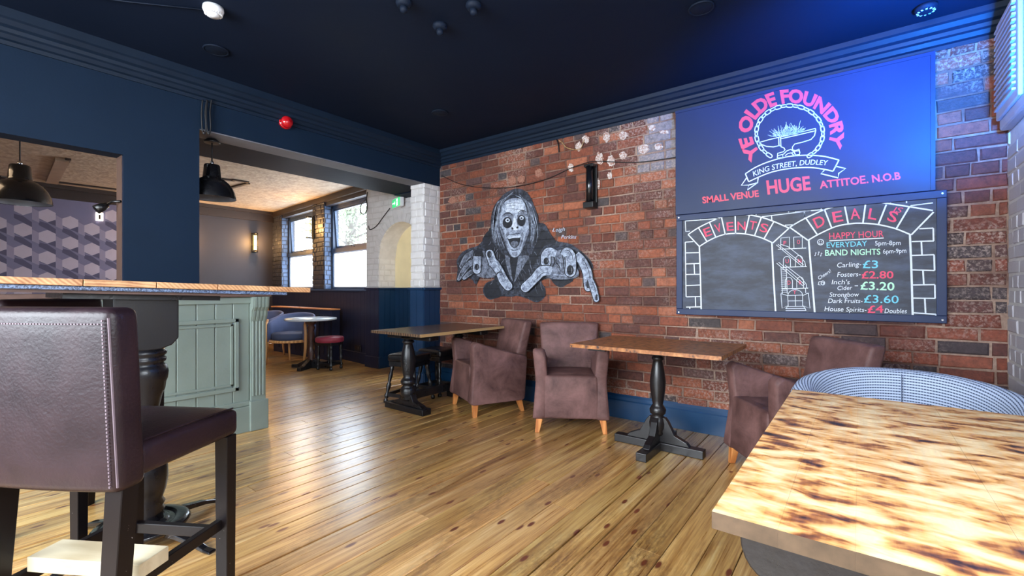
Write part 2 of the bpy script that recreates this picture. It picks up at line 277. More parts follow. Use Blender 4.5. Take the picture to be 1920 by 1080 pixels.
# ---------------------------------------------------------------- mesh builder
class MB:
    def __init__(s): s.v = []; s.f = []; s.sm = []; s.col = None; s.uv = {}
    def add(s, vs, fs, smooth=False):
        o = len(s.v); s.v += [Vector(x) for x in vs]; s.f += [tuple(i + o for i in f) for f in fs]; s.sm += [smooth] * len(fs); return s
    def box(s, x0, x1, y0, y1, z0, z1, T=None):
        vs = [Vector((x, y, z)) for z in (z0, z1) for x, y in ((x0, y0), (x1, y0), (x1, y1), (x0, y1))]
        if T is not None: vs = [T @ v for v in vs]
        return s.add(vs, [(3, 2, 1, 0), (4, 5, 6, 7), (0, 1, 5, 4), (1, 2, 6, 5), (2, 3, 7, 6), (3, 0, 4, 7)])
    def frustum(s, cx, cy, z0, z1, w0, d0, w1, d1, ox=0, oy=0, T=None):
        vs = [Vector((cx + a * w0 / 2, cy + b * d0 / 2, z0)) for a, b in ((-1, -1), (1, -1), (1, 1), (-1, 1))] + [Vector((cx + ox + a * w1 / 2, cy + oy + b * d1 / 2, z1)) for a, b in ((-1, -1), (1, -1), (1, 1), (-1, 1))]
        if T is not None: vs = [T @ v for v in vs]
        return s.add(vs, [(3, 2, 1, 0), (4, 5, 6, 7), (0, 1, 5, 4), (1, 2, 6, 5), (2, 3, 7, 6), (3, 0, 4, 7)])
    def lathe(s, prof, seg=20, c=(0, 0, 0), T=None, caps=True):
        vs = []; fs = []; n = len(prof)
        for r, z in prof:
            for k in range(seg):
                a = 2 * PI * k / seg; p = Vector((c[0] + r * math.cos(a), c[1] + r * math.sin(a), c[2] + z)); vs.append(T @ p if T is not None else p)
        up = prof[-1][1] >= prof[0][1]
        for i in range(n - 1):
            for k in range(seg):
                a, b, d, e = i * seg + k, i * seg + (k + 1) % seg, (i + 1) * seg + (k + 1) % seg, (i + 1) * seg + k
                fs.append((a, b, d, e) if up else (e, d, b, a))
        s.add(vs, fs, True)
        if caps:
            o = len(s.v) - len(vs)
            lo = tuple(o + k for k in range(seg)); hi = tuple(o + (n - 1) * seg + k for k in range(seg))
            if not up: lo, hi = hi, lo
            s.f += [lo[::-1], hi]; s.sm += [False, False]
        return s
    def tube(s, pts, r, n=8, closed=False):
        pts = [Vector(p) for p in pts]; vs = []; fs = []; m = len(pts)
        for i, p in enumerate(pts):
            if closed: d = pts[(i + 1) % m] - pts[i - 1]
            else: d = pts[min(i + 1, m - 1)] - pts[max(i - 1, 0)]
            d.normalize(); a = d.orthogonal() if abs(d.z) > 0.95 else d.cross(UP); a.normalize(); b = d.cross(a)
            rr = r[i] if isinstance(r, (list, tuple)) else r
            for k in range(n): t = 2 * PI * k / n; vs.append(p + a * math.cos(t) * rr + b * math.sin(t) * rr)
        for i in range(m if closed else m - 1):
            j = (i + 1) % m
            for k in range(n): fs.append((i * n + k, j * n + k, j * n + (k + 1) % n, i * n + (k + 1) % n))
        if not closed: fs += [tuple(range(n)), tuple((m - 1) * n + k for k in range(n))[::-1]]
        return s.add(vs, fs, n > 5)
    def prism(s, poly, a0, a1, axis='x', T=None, fl=1.0):
        """poly of (p,q) in the plane across axis, extruded from a0 to a1"""
        def mk(a, p, q, k=1.0):
            v = Vector((a, p, q)) if axis == 'x' else Vector((p, a, q)) if axis == 'y' else Vector((p, q, a))
            return T @ v if T is not None else v
        n = len(poly); vs = [mk(a0, p, q) for p, q in poly] + [mk(a1, p, q) for p, q in poly]
        fs = [tuple(range(n))[::-1], tuple(range(n, 2 * n))] + [(i, (i + 1) % n, n + (i + 1) % n, n + i) for i in range(n)]
        return s.add(vs, fs)
    def mesh(s, name, mat, fix=True):
        me = bpy.data.meshes.new(name); me.from_pydata([tuple(v) for v in s.v], [], s.f)
        for i, p in enumerate(me.polygons): p.use_smooth = s.sm[i]
        if isinstance(mat, (list, tuple)):
            for x in mat: me.materials.append(x)
        else: me.materials.append(mat)
        if fix:
            bm = bmesh.new(); bm.from_mesh(me); bmesh.ops.recalc_face_normals(bm, faces=bm.faces); bm.to_mesh(me); bm.free()
        return me
    def build(s, name, mat, parent=None, world=False, bevel=0, seg=2, fix=True, sub=0, smooth=False):
        if world and parent is not None:
            L = Vector(parent.location); s.v = [v - L for v in s.v]
        me = s.mesh(name, mat, fix); o = bpy.data.objects.new(name, me); COL.objects.link(o)
        if parent is not None: o.parent = parent
        if bevel:
            b = o.modifiers.new('bevel', 'BEVEL'); b.width = bevel; b.segments = seg; b.limit_method = 'ANGLE'; b.angle_limit = math.radians(30)
        if sub:
            u = o.modifiers.new('subsurf', 'SUBSURF'); u.levels = sub; u.render_levels = sub
        if smooth or sub:
            for p in me.polygons: p.use_smooth = True
        return o
def tag(o, label=None, cat=None, group=None, kind=None):
    if label: o['label'] = label
    if cat: o['category'] = cat
    if group: o['group'] = group
    if kind: o['kind'] = kind
    return o
def thing(name, label, cat, loc=(0, 0, 0), rz=0.0, group=None):
    o = bpy.data.objects.new(name, None); COL.objects.link(o); o.empty_display_size = 0.1
    o.location = loc; o.rotation_euler = (0, 0, rz); return tag(o, label, cat, group)
def struct(name, mb, mat, bevel=0, label=None):
    o = mb.build(name, mat, bevel=bevel); o['kind'] = 'structure'
    if label: o['label'] = label
    return o
def dup(root, loc, rz, label, group=None):
    r = root.copy(); COL.objects.link(r); r.location = loc; r.rotation_euler = (0, 0, rz); r['label'] = label
    if group: r['group'] = group
    for ch in list(root.children):
        c = ch.copy(); COL.objects.link(c); c.parent = r
        for g in ch.children:
            d = g.copy(); COL.objects.link(d); d.parent = c
    return r
def face(fx, fy): return math.atan2(fx, -fy)     # rotation so that a thing built facing -Y faces (fx,fy)
# ================================================================ the room
rng = random.Random(7)
XL = -3.885; XR = 0.66; YB = 3.70; YF = -2.1; ZC = 2.68       # main room
FX = -9.5; ZB = 2.65                                            # far wall and ceiling of the bar room
# floor: dark subfloor with single boards
fl = struct('floor', MB().box(FX, XR + 0.02, YF - 0.1, 4.6, -0.06, -0.021), M['dark_brown'], label='varnished pine board floor')
bmx = MB().box(-0.5, 0.5, -0.5, 0.5, -0.02, 0)
board_me = []
for i in range(4):
    r2 = random.Random(i); b = MB(); c = 0.018
    vs = [(-.5, -.5, -.02), (.5, -.5, -.02), (.5, .5, -.02), (-.5, .5, -.02), (-.5, -.5, -.0022), (.5, -.5, -.0022), (.5, .5, -.0022), (-.5, .5, -.0022),
          (-.5 + c, -.5 + .00015, 0), (.5 - c, -.5 + .00015, 0), (.5 - c, .5 - .00015, 0), (-.5 + c, .5 - .00015, 0)]
    b.add(vs, [(0, 1, 5, 4), (1, 2, 6, 5), (2, 3, 7, 6), (3, 0, 4, 7), (4, 5, 9, 8), (5, 6, 10, 9), (6, 7, 11, 10), (7, 4, 8, 11), (8, 9, 10, 11)])
    board_me.append(b.mesh('floor_board', M['pine']))
x = FX; k = 0
while x < XR:
    w = rng.uniform(0.112, 0.138); w = min(w, XR - x + 0.01)
    y = YF - rng.uniform(0, 2.5)
    while y < 4.4:
        L = rng.uniform(2.6, 4.6); y0 = max(y, YF); y1 = min(y + L, 4.4)
        if y1 - y0 > 0.05 and not (x < -4.2 and y1 < 0):
            o = bpy.data.objects.new('floor_board', board_me[k % 4]); COL.objects.link(o); o.parent = fl
            g = rng.uniform(0.006, 0.012) if rng.random() < 0.15 else rng.uniform(0.002, 0.005)
            o.location = (x + w / 2, (y0 + y1) / 2, rng.uniform(-0.0012, 0.0008)); o.scale = (w - g, y1 - y0 - 0.003, 1)
            s = rng.uniform(0.80, 1.06); o.color = (s, s * rng.uniform(0.93, 1.02), s * rng.uniform(0.84, 1.0), 1); k += 1
        y += L
    x += w
# ceilings
struct('ceiling', MB().box(XL, XR + 0.1, YF, YB + 0.05, ZC, ZC + 0.06), M['navy_ceiling'], label='dark navy painted ceiling')
struct('ceiling_2', MB().prism([(FX, YF), (-4.72, YF), (-4.72, 3.95), (-5.62, 4.10), (FX, 4.52)], ZB, ZB + 0.06, axis='z').box(-4.12, XL - 0.22, YF, 1.27, ZB, ZB + 0.06).box(-4.72, -4.12, YF, 1.27, ZB, ZB + 0.06), M['paper'], label='textured paper ceiling of the bar room')
# blue wall with the hatch and the beam
T1 = 0.14
wl = MB(); HY = 0.833; HZ = 2.005; PY = 1.27
wl.box(XL - T1, XL, YF, -1.5, 0, ZC); wl.box(XL - T1, XL, -1.5, HY, HZ, ZC); wl.box(XL - T1, XL, HY, PY, 0, ZC); wl.box(XL - T1, XL, -1.5, HY, 0, 1.0)
struct('wall_left', wl, M['navy_wall'], label='navy blue wall with a serving hatch over the bar')
struct('trim_1', MB().box(XL - T1 - 0.004, XL - 0.03, HY - 0.006, HY, 1.0, HZ), M['brown_ply'], label='beige lining of the hatch')
struct('trim_2', MB().box(XL - 0.222, XL, PY, YB, 2.303, ZC), M['navy_wall'], label='navy beam over the opening')
struct('trim_3', MB().box(XL - 0.215, XL - 0.006, PY, YB - 0.25, 2.294, 2.303), M['soffit'], label='papered underside of the beam')
struct('trim_4', MB().box(-4.72, XL - 0.222, PY - 0.2, 3.9, 2.31, 2.72), M['navy_ceiling'], label='dark boxed beam behind the opening')
struct('trim_5', MB().box(-4.16, XL - 0.001, YB - 0.25, YB, 2.302, ZC).box(-4.72, XL - 0.1, 3.7, 3.92, 2.3, 2.72), M['navy_wall'])

# cornices
def cornice(name, p0, p1, n, drop=0.15):
    prof = [(0, 0), (0.012, 0), (0.016, 0.022), (0.034, 0.028), (0.046, 0.05), (0.060, 0.058), (0.066, 0.078), (0.088, 0.088), (0.104, 0.112), (0.118, 0.12), (0.122, drop), (0, drop)]
    m = MB(); vs = []
    for p in (p0, p1):
        for d, z in prof: vs.append(Vector((p[0] + n[0] * d, p[1] + n[1] * d, ZC - drop + z)))
    k = len(prof); m.add(vs, [(i, (i + 1) % k, k + (i + 1) % k, k + i) for i in range(k)] + [tuple(range(k)), tuple(range(k, 2 * k))])
    return struct(name, m, M['navy_trim'], label='moulded navy cornice')
cornice('trim_6', (XL, YB), (XR, YB), (0, -1)); cornice('trim_7', (XL, YF), (XL, YB), (1, 0), 0.17)
# ---------------------------------------------------------------- bricks
def brick_meshes(name, L, mat, n=8, depth=0.022, jit=0.0035, ch=0.006, H=0.0695):
    out = []
    for i in range(n):
        q = random.Random(i * 31 + int(L * 1000)); J = lambda a: q.uniform(-a, a)
        b = MB(); fr = [(-.5, -.5), (.5, -.5), (.5, .5), (-.5, .5)]
        mid = [(-.5, 0), (.5, 0)]
        back = [(x, depth, z) for x, z in fr]; cx = ch / L; cz = ch / H
        o1 = [(x + J(jit / L), 0.006, z + J(jit / H * 0.7)) for x, z in fr]
        i1 = [(x * (1 - 2 * cx) + J(jit / L), J(0.0015), z * (1 - 2 * cz) + J(jit / H * 0.6)) for x, z in fr]
        b.add(back + o1 + i1, [(0, 1, 5, 4), (1, 2, 6, 5), (2, 3, 7, 6), (3, 0, 4, 7), (4, 5, 9, 8), (5, 6, 10, 9), (6, 7, 11, 10), (7, 4, 8, 11), (8, 9, 10, 11)])
        out.append(b.mesh(name, mat))
    return out
REDS = [C(132, 70, 48), C(150, 82, 54), C(118, 62, 44), C(98, 56, 46), C(160, 94, 66), C(126, 70, 50), C(106, 62, 52), C(144, 76, 48)]
DARKS = [C(84, 66, 64), C(98, 66, 60), C(74, 64, 64)]
def brick_face(parent, O, n, Wd, z0, z1, keep, mats, name='brick', course=0.0795, L=0.232, limit=300, seed=1, colorf=None, header_rows=0.25, proud=0.007, matj=None, stuff_all=False, jit=0.0048):
    q = random.Random(seed); inn = (-n[0], -n[1]); u = Vector((inn[1], -inn[0], 0)); rz = math.atan2(u.y, u.x)
    st = brick_meshes(name, L - 0.011, mats, jit=jit); hd = brick_meshes(name, L / 2 - 0.011, mats, n=6, jit=jit)
    items = []; z = z0; row = 0
    while z + course * 0.5 < z1:
        hgt = min(course, z1 - z); headers = q.random() < header_rows
        x = -q.uniform(0, L) if not headers else -q.uniform(0, L / 2)
        while x < Wd:
            l = L / 2 if (headers or q.random() < 0.14) else L
            l *= q.uniform(0.96, 1.04); a, b = max(x, 0), min(x + l, Wd)
            for part in keep(a, b, z, z + hgt):
                a2, b2 = part
                if b2 - a2 > 0.03: items.append(((a2 + b2) / 2, b2 - a2 - 0.011, z + hgt / 2, hgt - 0.0105, row))
            x += l
        z += course; row += 1
    def weight(it):
        p = Vector(O) + u * it[0]; return -it[1] * it[3] / max(0.2, (p - Vector((0, 0, p.z))).length_squared + (it[2] - CAM_H) ** 2)
    items.sort(key=weight); PL = Vector(parent.location) if parent else Vector((0, 0, 0))
    J = MB(); cols = []
    for i, (cu, l, cz, h, row) in enumerate(items):
        p = Vector(O) + u * cu + Vector((n[0], n[1], 0)) * (proud + q.uniform(-0.003, 0.003)); p.z = cz
        col = colorf(q, p) if colorf else (1, 1, 1, 1)
        fam = st if l > L * 0.66 else hd; me = q.choice(fam)
        if i < limit and not stuff_all:
            o = bpy.data.objects.new(name, me); COL.objects.link(o); o.parent = parent
            o.location = p - PL; o.rotation_euler = (q.uniform(-.012, .012), q.uniform(-.006, .006), rz + q.uniform(-.006, .006)); o.scale = (l, 1, h); o.color = col
        else:
            Mx = Matrix.Translation(p) @ Matrix.Rotation(rz, 4, 'Z') @ Matrix.Diagonal((l, 1, h, 1))
            nf = len(me.polygons); J.add([Mx @ v.co for v in me.vertices], [tuple(pp.vertices) for pp in me.polygons]); cols += [col] * nf
    if J.v:
        o = J.build(name, matj or mats, parent, world=True, fix=False); o['kind'] = 'stuff'
        ca = o.data.color_attributes.new('Col', 'FLOAT_COLOR', 'CORNER'); buf = []
        for p, c in zip(o.data.polygons, cols): buf += list(c) * p.loop_total
        ca.data.foreach_set('color', buf)
    return items
def cut_rects(rects):
    def keep(a, b, z0, z1):
        segs = [(a, b)]
        for (ra, rb, rz0, rz1) in rects:
            if (z0 + z1) / 2 > rz0 and (z0 + z1) / 2 < rz1:
                nxt = []
                for s0, s1 in segs:
                    if s1 <= ra or s0 >= rb: nxt.append((s0, s1))
                    else:
                        if s0 < ra: nxt.append((s0, ra))
                        if s1 > rb: nxt.append((rb, s1))
                segs = nxt
        return segs
    return keep
# brick wall
wb = struct('wall_back', MB().box(XL, XR + 0.15, YB, YB + 0.2, 0, ZC), M['mortar'], label='bare red brick wall')
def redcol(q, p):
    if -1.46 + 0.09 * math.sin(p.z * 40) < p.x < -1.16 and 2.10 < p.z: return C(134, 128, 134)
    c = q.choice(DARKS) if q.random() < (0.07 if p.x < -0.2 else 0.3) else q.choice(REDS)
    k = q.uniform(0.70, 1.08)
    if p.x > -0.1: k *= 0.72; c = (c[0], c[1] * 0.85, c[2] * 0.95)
    if p.x < -2.6: k *= 0.84; c = (c[0], c[1] * 1.04, c[2] * 1.12)  # dimmer light at the left end painted into the brick colour
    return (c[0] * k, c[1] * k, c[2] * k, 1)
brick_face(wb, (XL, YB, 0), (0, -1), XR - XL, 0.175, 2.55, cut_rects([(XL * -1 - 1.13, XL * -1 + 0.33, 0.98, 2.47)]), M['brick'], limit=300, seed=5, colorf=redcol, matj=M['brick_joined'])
sk = MB(); prof = [(0, 0), (0.022, 0), (0.022, 0.15), (0.016, 0.16), (0.016, 0.185), (0.006, 0.205), (0, 0.205)]
vs = [Vector((x, YB - d - 0.001, z)) for x in (XL, XR) for d, z in prof]; k = len(prof)
sk.add(vs, [(i, (i + 1) % k, k + (i + 1) % k, k + i) for i in range(k)] + [tuple(range(k)), tuple(range(k, 2 * k))])
struct('baseboard_back', sk, M['skirting'], label='blue painted skirting board')
# white splashes of old paint on the bricks
spl = []
for (px, py, a, b) in [(1098, 262, 9, 10), (1137, 258, 8, 13), (1168, 255, 11, 10), (1124, 297, 10, 14), (1146, 302, 9, 15), (1168, 292, 10, 9), (1070, 315, 7, 11), (1120, 345, 7, 14), (1143, 330, 6, 9), (1085, 275, 8, 12),
                       (961, 338, 9, 10), (978, 336, 9, 10), (1010, 325, 10, 10), (848, 376, 11, 9), (1222, 240, 10, 8), (1206, 280, 14, 12), (1235, 275, 10, 9), (1246, 248, 12, 5)]:
    spl.append((px, py, a, b))
q = random.Random(3)
for i, (px, py, a, b) in enumerate(spl):
    m = MB(); pts = []
    for k in range(18):
        t = 2 * PI * k / 18; rr = q.uniform(0.72, 1.1); p = on_y(YB - 0.0145, px + a * rr * math.cos(t) * 0.8, py + b * rr * math.sin(t) * 0.8); pts.append(p)
    m.add(pts, [tuple(range(18))]); m.add([p + Vector((0, 0.004, 0)) for p in pts], [tuple(range(18))[::-1]])
    key = 'splash_dim' if i in (10, 11, 12, 13) else 'splash'
    if key not in M:
        t = NT(key); v = t.coords('Position'); n = t.noise(v, 60, 5, 0.75)
        t.color(t.ramp(n, [(0.42, C(150, 106, 88)), (0.56, C(206, 198, 192))] if key == 'splash' else [(0.4, C(130, 80, 62)), (0.62, C(158, 116, 98))])); t.rough(0.8); t.bump(n, 0.5, 0.005); M[key] = t.m
    o = m.build('paint_splash', M[key], wb, fix=False)
# right wall: painted brick with a boxed vent; window beside the camera
wr = struct('wall_right', MB().box(XR, XR + 0.2, 1.1, YB, 0, ZC).box(XR, XR + 0.2, YF, 0.1, 0, ZC).box(XR, XR + 0.2, 0.1, 1.1, 0, 1.2).box(XR, XR + 0.2, 0.1, 1.1, 2.45, ZC), M['white_mortar'], label='off-white painted brick wall')
brick_face(wr, (XR, YB, 0), (-1, 0), 1.15, 0.0, 2.62, cut_rects([(0.04, 1.15, 1.93, 2.7)]), M['lav_brick'], limit=300, seed=9, jit=0.002, proud=0.004)
vt = thing('wall_vent', 'painted square ventilation grille box high on the right wall', 'vent', (XR, 3.40, 1.98))
MB().box(-0.05, 0.0, -0.28, 0.22, 0, 0.62).build('housing', M['lav_brick'], vt, bevel=0.012)
MB().box(-0.068, -0.05, -0.25, 0.19, 0.05, 0.57).build('frame', M['lav_brick'], vt, bevel=0.006)
for k in range(15):
    MB().box(-0.082, -0.064, -0.21, 0.15, 0.09 + k * 0.03, 0.101 + k * 0.03).build('slat', M['lav_brick'], vt)
# front wall behind the camera with shop window opening
struct('wall_front', MB().box(FX, -3.5, YF - 0.1, YF, 0, ZC).box(0.3, XR + 0.2, YF - 0.1, YF, 0, ZC).box(-3.5, 0.3, YF - 0.1, YF, 0, 0.65).box(-3.5, 0.3, YF - 0.1, YF, 2.45, ZC), M['navy_wall'])
# ---------------------------------------------------------------- nib, arch wall, recess
NX = XL - 0.225; NY = YB - 0.25
nb = struct('wall_nib', MB().box(NX + 0.006, XL - 0.006, NY + 0.006, YB + 0.19, 1.12, 2.302), M['white_mortar'], label='white painted brick pier at the end of the beam')
brick_face(nb, (NX, NY, 0), (0, -1), 0.225, 1.135, 2.30, cut_rects([]), M['white_brick'], seed=11, L=0.225, header_rows=0.5, proud=0.004, jit=0.002)
brick_face(nb, (XL, NY, 0), (1, 0), 0.25, 1.135, 2.30, cut_rects([]), M['white_brick'], seed=12, L=0.225, header_rows=0.5, proud=0.004, jit=0.002)
AY = 3.90; AX0 = -5.31; AX1 = -4.39; AZ0 = 1.12; AZS = 1.54; AR = 0.46; AC = -4.85
WX0 = -5.60
ar = MB()
def arch_z(x): return AZS + math.sqrt(max(0, AR * AR - (x - AC) ** 2))
xs = [AX0 + (AX1 - AX0) * i / 20 for i in range(21)]
for i in range(20):
    a, b = xs[i], xs[i + 1]; za, zb = arch_z(a), arch_z(b)
    ar.add([(a, AY, za), (b, AY, zb), (b, AY, 2.72), (a, AY, 2.72)], [(0, 1, 2, 3)])
    ar.add([(a, AY, za), (b, AY, zb), (b, AY + 0.28, zb), (a, AY + 0.28, za)], [(3, 2, 1, 0)])
ar.box(WX0, AX0, AY, AY + 0.35, 1.12, 2.72); ar.box(AX1, NX + 0.1, AY, AY + 0.35, 1.12, 2.72)
wa = ar.build('wall_arch', M['white_mortar'], fix=False); wa['kind'] = 'structure'; wa['label'] = 'white painted brick wall with an arched recess'
def keep_arch(a, b, z0, z1):
    out = [(a, b)]; z = z0 * 0.5 + z1 * 0.5; c0, c1 = AX0 - WX0, AX1 - WX0
    ro = AR + 0.115
    if z < AZS: h0, h1 = c0, c1
    elif z < AZS + ro:
        w = math.sqrt(ro * ro - (z - AZS) ** 2); h0, h1 = (c0 + c1) / 2 - w, (c0 + c1) / 2 + w
    else: return out
    return cut_rects([(h0, h1, -1, 9)])(a, b, z0, z1)
brick_face(wa, (WX0, AY, 0), (0, -1), NX + 0.02 - WX0, 1.135, 2.50, keep_arch, M['white_brick'], seed=13, L=0.225, proud=0.004, jit=0.002)
for k in range(19):
    a0 = PI * (k + 0.06) / 19; a1 = PI * (k + 0.94) / 19; m = MB(); vs = []
    for y in (AY - 0.007, AY + 0.02):
        for r, a in ((AR, a0), (AR + 0.108, a0), (AR + 0.108, a1), (AR, a1)): vs.append((AC + r * math.cos(a), y, AZS + r * math.sin(a)))
    m.add(vs, [(0, 1, 2, 3), (7, 6, 5, 4), (0, 4, 5, 1), (1, 5, 6, 2), (2, 6, 7, 3), (3, 7, 4, 0)]); m.build('brick', M['white_brick'], wa)
# jamb of the recess, courses showing
brick_face(wa, (AX0, AY, 0), (1, 0), 0.28, 1.135, AZS + 0.03, cut_rects([]), M['white_brick'], seed=14, L=0.225, proud=0.003, jit=0.002)
brick_face(wa, (WX0, AY + 0.3, 0), (-1, 0), 0.3, 1.135, 2.5, cut_rects([]), M['white_brick'], seed=15, L=0.225, proud=0.003, jit=0.002)
struct('wall_recess', MB().box(AX0 - 0.1, AX1 + 0.2, AY + 0.281, AY + 0.34, 0, 2.4), M['cream'], label='cream back of the arched recess')
struct('trim_8', MB().box(AX1, AX1 + 0.03, AY, AY + 0.28, 0, 2.1), M['cream'])
# panelling below the dado: single boards
def panelling(name, O, n, Wd, z0, z1, mat, bw=0.09, label=None, cap=True, skirt=True):
    inn = (-n[0], -n[1]); u = Vector((inn[1], -inn[0], 0)); N = Vector((n[0], n[1], 0)); T = Matrix((( u.x, inn[0], 0, O[0]), (u.y, inn[1], 0, O[1]), (0, 0, 1, 0), (0, 0, 0, 1)))
    m = MB().box(0, Wd, 0.004, 0.03, z0, z1, T); 
    base = m.build(name, mat); base['kind'] = 'structure'
    if label: base['label'] = label
    nb_ = max(1, round(Wd / bw)); w = Wd / nb_
    for i in range(nb_): MB().box(i * w + 0.0025, (i + 1) * w - 0.0025, -0.006, 0.006, z0, z1 - 0.02, T).build('panel_board', mat, base)
    if cap: MB().box(-0.01, Wd + 0.01, -0.035, 0.03, z1 - 0.02, z1 + 0.005, T).build('dado_cap', mat, base, bevel=0.004)
    if skirt: MB().box(-0.01, Wd + 0.01, -0.022, 0.01, 0, 0.16, T).build('skirting', mat, base, bevel=0.005)
    return base
panelling('trim_9', (NX, NY), (0, -1), 0.225, 0, 1.12, M['panel_blue'], label='blue panelling on the pier')
panelling('trim_10', (XL, NY), (1, 0), 0.25, 0, 1.12, M['panel_blue'], label='blue panelling on the pier side')
panelling('trim_11', (AX0, AY), (1, 0), 0.28, 0, 1.12, M['panel_blue'], label='blue panelling in the recess')
panelling('trim_12', (AX0, AY + 0.28), (0, -1), 0.92, 0, 1.12, M['panel_blue'], label='blue panelling at the back of the recess')
# ---------------------------------------------------------------- window wall of the bar room (turned a little)
WO = Vector((WX0, 3.985, 0)); wd = Vector((-0.9943, 0.1066, 0)); wn = Vector((-0.1066, -0.9943, 0)); wi = -wn
def U(px):      # distance along the window wall (towards the far corner) of a pixel column
    r = ray(px, 540); t = (WO - CP).dot(wn) / r.dot(wn); return ((CP + r * t) - WO).dot(wd)
uA, uB, uC, uD = U(608), U(586), U(528), U(505)
# local frame: x runs from the far corner towards the arch, y into the wall
Lw = uD; OF = WO + wd * Lw
TW = Matrix(((-wd.x, wi.x, 0, OF.x), (-wd.y, wi.y, 0, OF.y), (0, 0, 1, 0), (0, 0, 0, 1)))
w1a, w1b = Lw - uC, Lw - uB; w2a, w2b = Lw - uA, Lw + 0.01
SZ = 1.10; HZ2 = 2.50
ww = MB(); D = 0.25
ww.box(-0.1, w1a, 0.006, D, SZ, ZB, TW); ww.box(w1b, w2a, 0.006, D, SZ, ZB, TW); ww.box(w1a, w1b, 0.02, D, HZ2, ZB, TW); ww.box(w2a, w2b, 0.02, D, HZ2, ZB, TW); ww.box(-0.1, w2b, 0.006, D, 0, SZ, TW)
wwo = struct('wall_window', ww, M['dark_brick'], label='outer wall of the bar room with two windows')
brick_face(wwo, tuple(OF), tuple(wn[:2]), w1a, SZ, HZ2 + 0.1, cut_rects([]), M['dark_brick'], seed=21, L=0.225, stuff_all=True)
brick_face(wwo, tuple(OF - wd * w1b), tuple(wn[:2]), w2a - w1b, SZ, ZB, cut_rects([]), M['dark_brick'], seed=22, L=0.225, header_rows=0.5)
rn = (-wd.x, -wd.y)
brick_face(wwo, tuple(OF - wd * w2a), rn, 0.12, SZ, HZ2, cut_rects([]), M['blue_brick'], seed=23, L=0.225, header_rows=1.0)
brick_face(wwo, tuple(OF - wd * w1a), rn, 0.12, SZ, HZ2, cut_rects([]), M['blue_brick'], seed=24, L=0.225, header_rows=1.0)
struct('trim_13', MB().box(-0.02, w2b, -0.03, 0.16, SZ - 0.025, SZ, TW), M['frame_blue'], label='blue window sill')
panelling('trim_14', tuple(OF[:2]), tuple(wn[:2]), w2b + 0.02, 0, 1.075, M['dark_panel'], bw=0.11, cap=False, label='dark panelling under the windows')
panelling('trim_15', (WX0, AY), (0, -1), AX0 - WX0, 0, 1.12, M['dark_panel'], label='dark panelling beside the recess')
struct('trim_16', MB().box(0, w2b, -0.03, 0.02, HZ2 + 0.06, ZB, TW), M['dark_brown'], label='brown strip over the windows')
def window(name, xa, xb, split, tilt, label):
    fr = MB(); y0, y1 = 0.13, 0.19; t = 0.05
    fr.box(xa, xa + t, y0, y1, SZ, HZ2, TW).box(xb - t, xb, y0, y1, SZ, HZ2, TW).box(xa, xb, y0, y1, HZ2 - t, HZ2, TW).box(xa, xb, y0, y1, SZ, SZ + 0.03, TW).box(xa, xb, y0 - 0.012, y1, split - 0.03, split + 0.04, TW)
    w = struct(name, fr, M['frame_blue'], bevel=0, label=label)
    MB().box(xa + t, xb - t, y0 + 0.03, y0 + 0.036, SZ + 0.03, split - 0.03, TW).build('pane', M['frosted'], w)
    b = MB()
    for a in ((xa + t, xa + t + 0.014, SZ + 0.03, split - 0.03), (xb - t - 0.014, xb - t, SZ + 0.03, split - 0.03), (xa + t, xb - t, split - 0.044, split - 0.03), (xa + t, xb - t, SZ + 0.03, SZ + 0.044)):
        b.box(a[0], a[1], y0 + 0.015, y0 + 0.034, a[2], a[3], TW)
    b.build('glazing_bead', M['white_frame'], w)
    # top-hung sash, open a little
    ht = HZ2 - t - (split + 0.04); TT = TW @ Matrix.Translation((0, y0 + 0.01, HZ2 - t)) @ Matrix.Rotation(math.radians(tilt), 4, 'X')
    s = MB(); a, c = xa + t, xb - t
    s.box(a, a + 0.032, 0, 0.035, -ht, 0, TT).box(c - 0.032, c, 0, 0.035, -ht, 0, TT).box(a, c, 0, 0.035, -0.032, 0, TT).box(a, c, 0, 0.035, -ht, -ht + 0.04, TT)
    so = s.build('opening_sash', M['frame_blue'], w)
    MB().box(a + 0.032, c - 0.032, 0.015, 0.02, -ht + 0.04, -0.032, TT).build('pane', M['glass'], so)
    MB().tube([TW @ Vector(p) for p in ((0.5 * (a + c) - 0.05, y0 - 0.02, split + 0.045), (0.5 * (a + c), y0 - 0.035, split + 0.06), (0.5 * (a + c) + 0.08, y0 - 0.03, split + 0.035))], 0.007, 6).build('stay', M['steel_black'], w)
    return w
window('window_1', w1a, w1b, 1.76, 3.0, 'left window with blue frame and frosted lower pane')
window('window_2', w2a, w2b, 1.74, 4.0, 'right window with blue frame, trees seen through the upper pane')
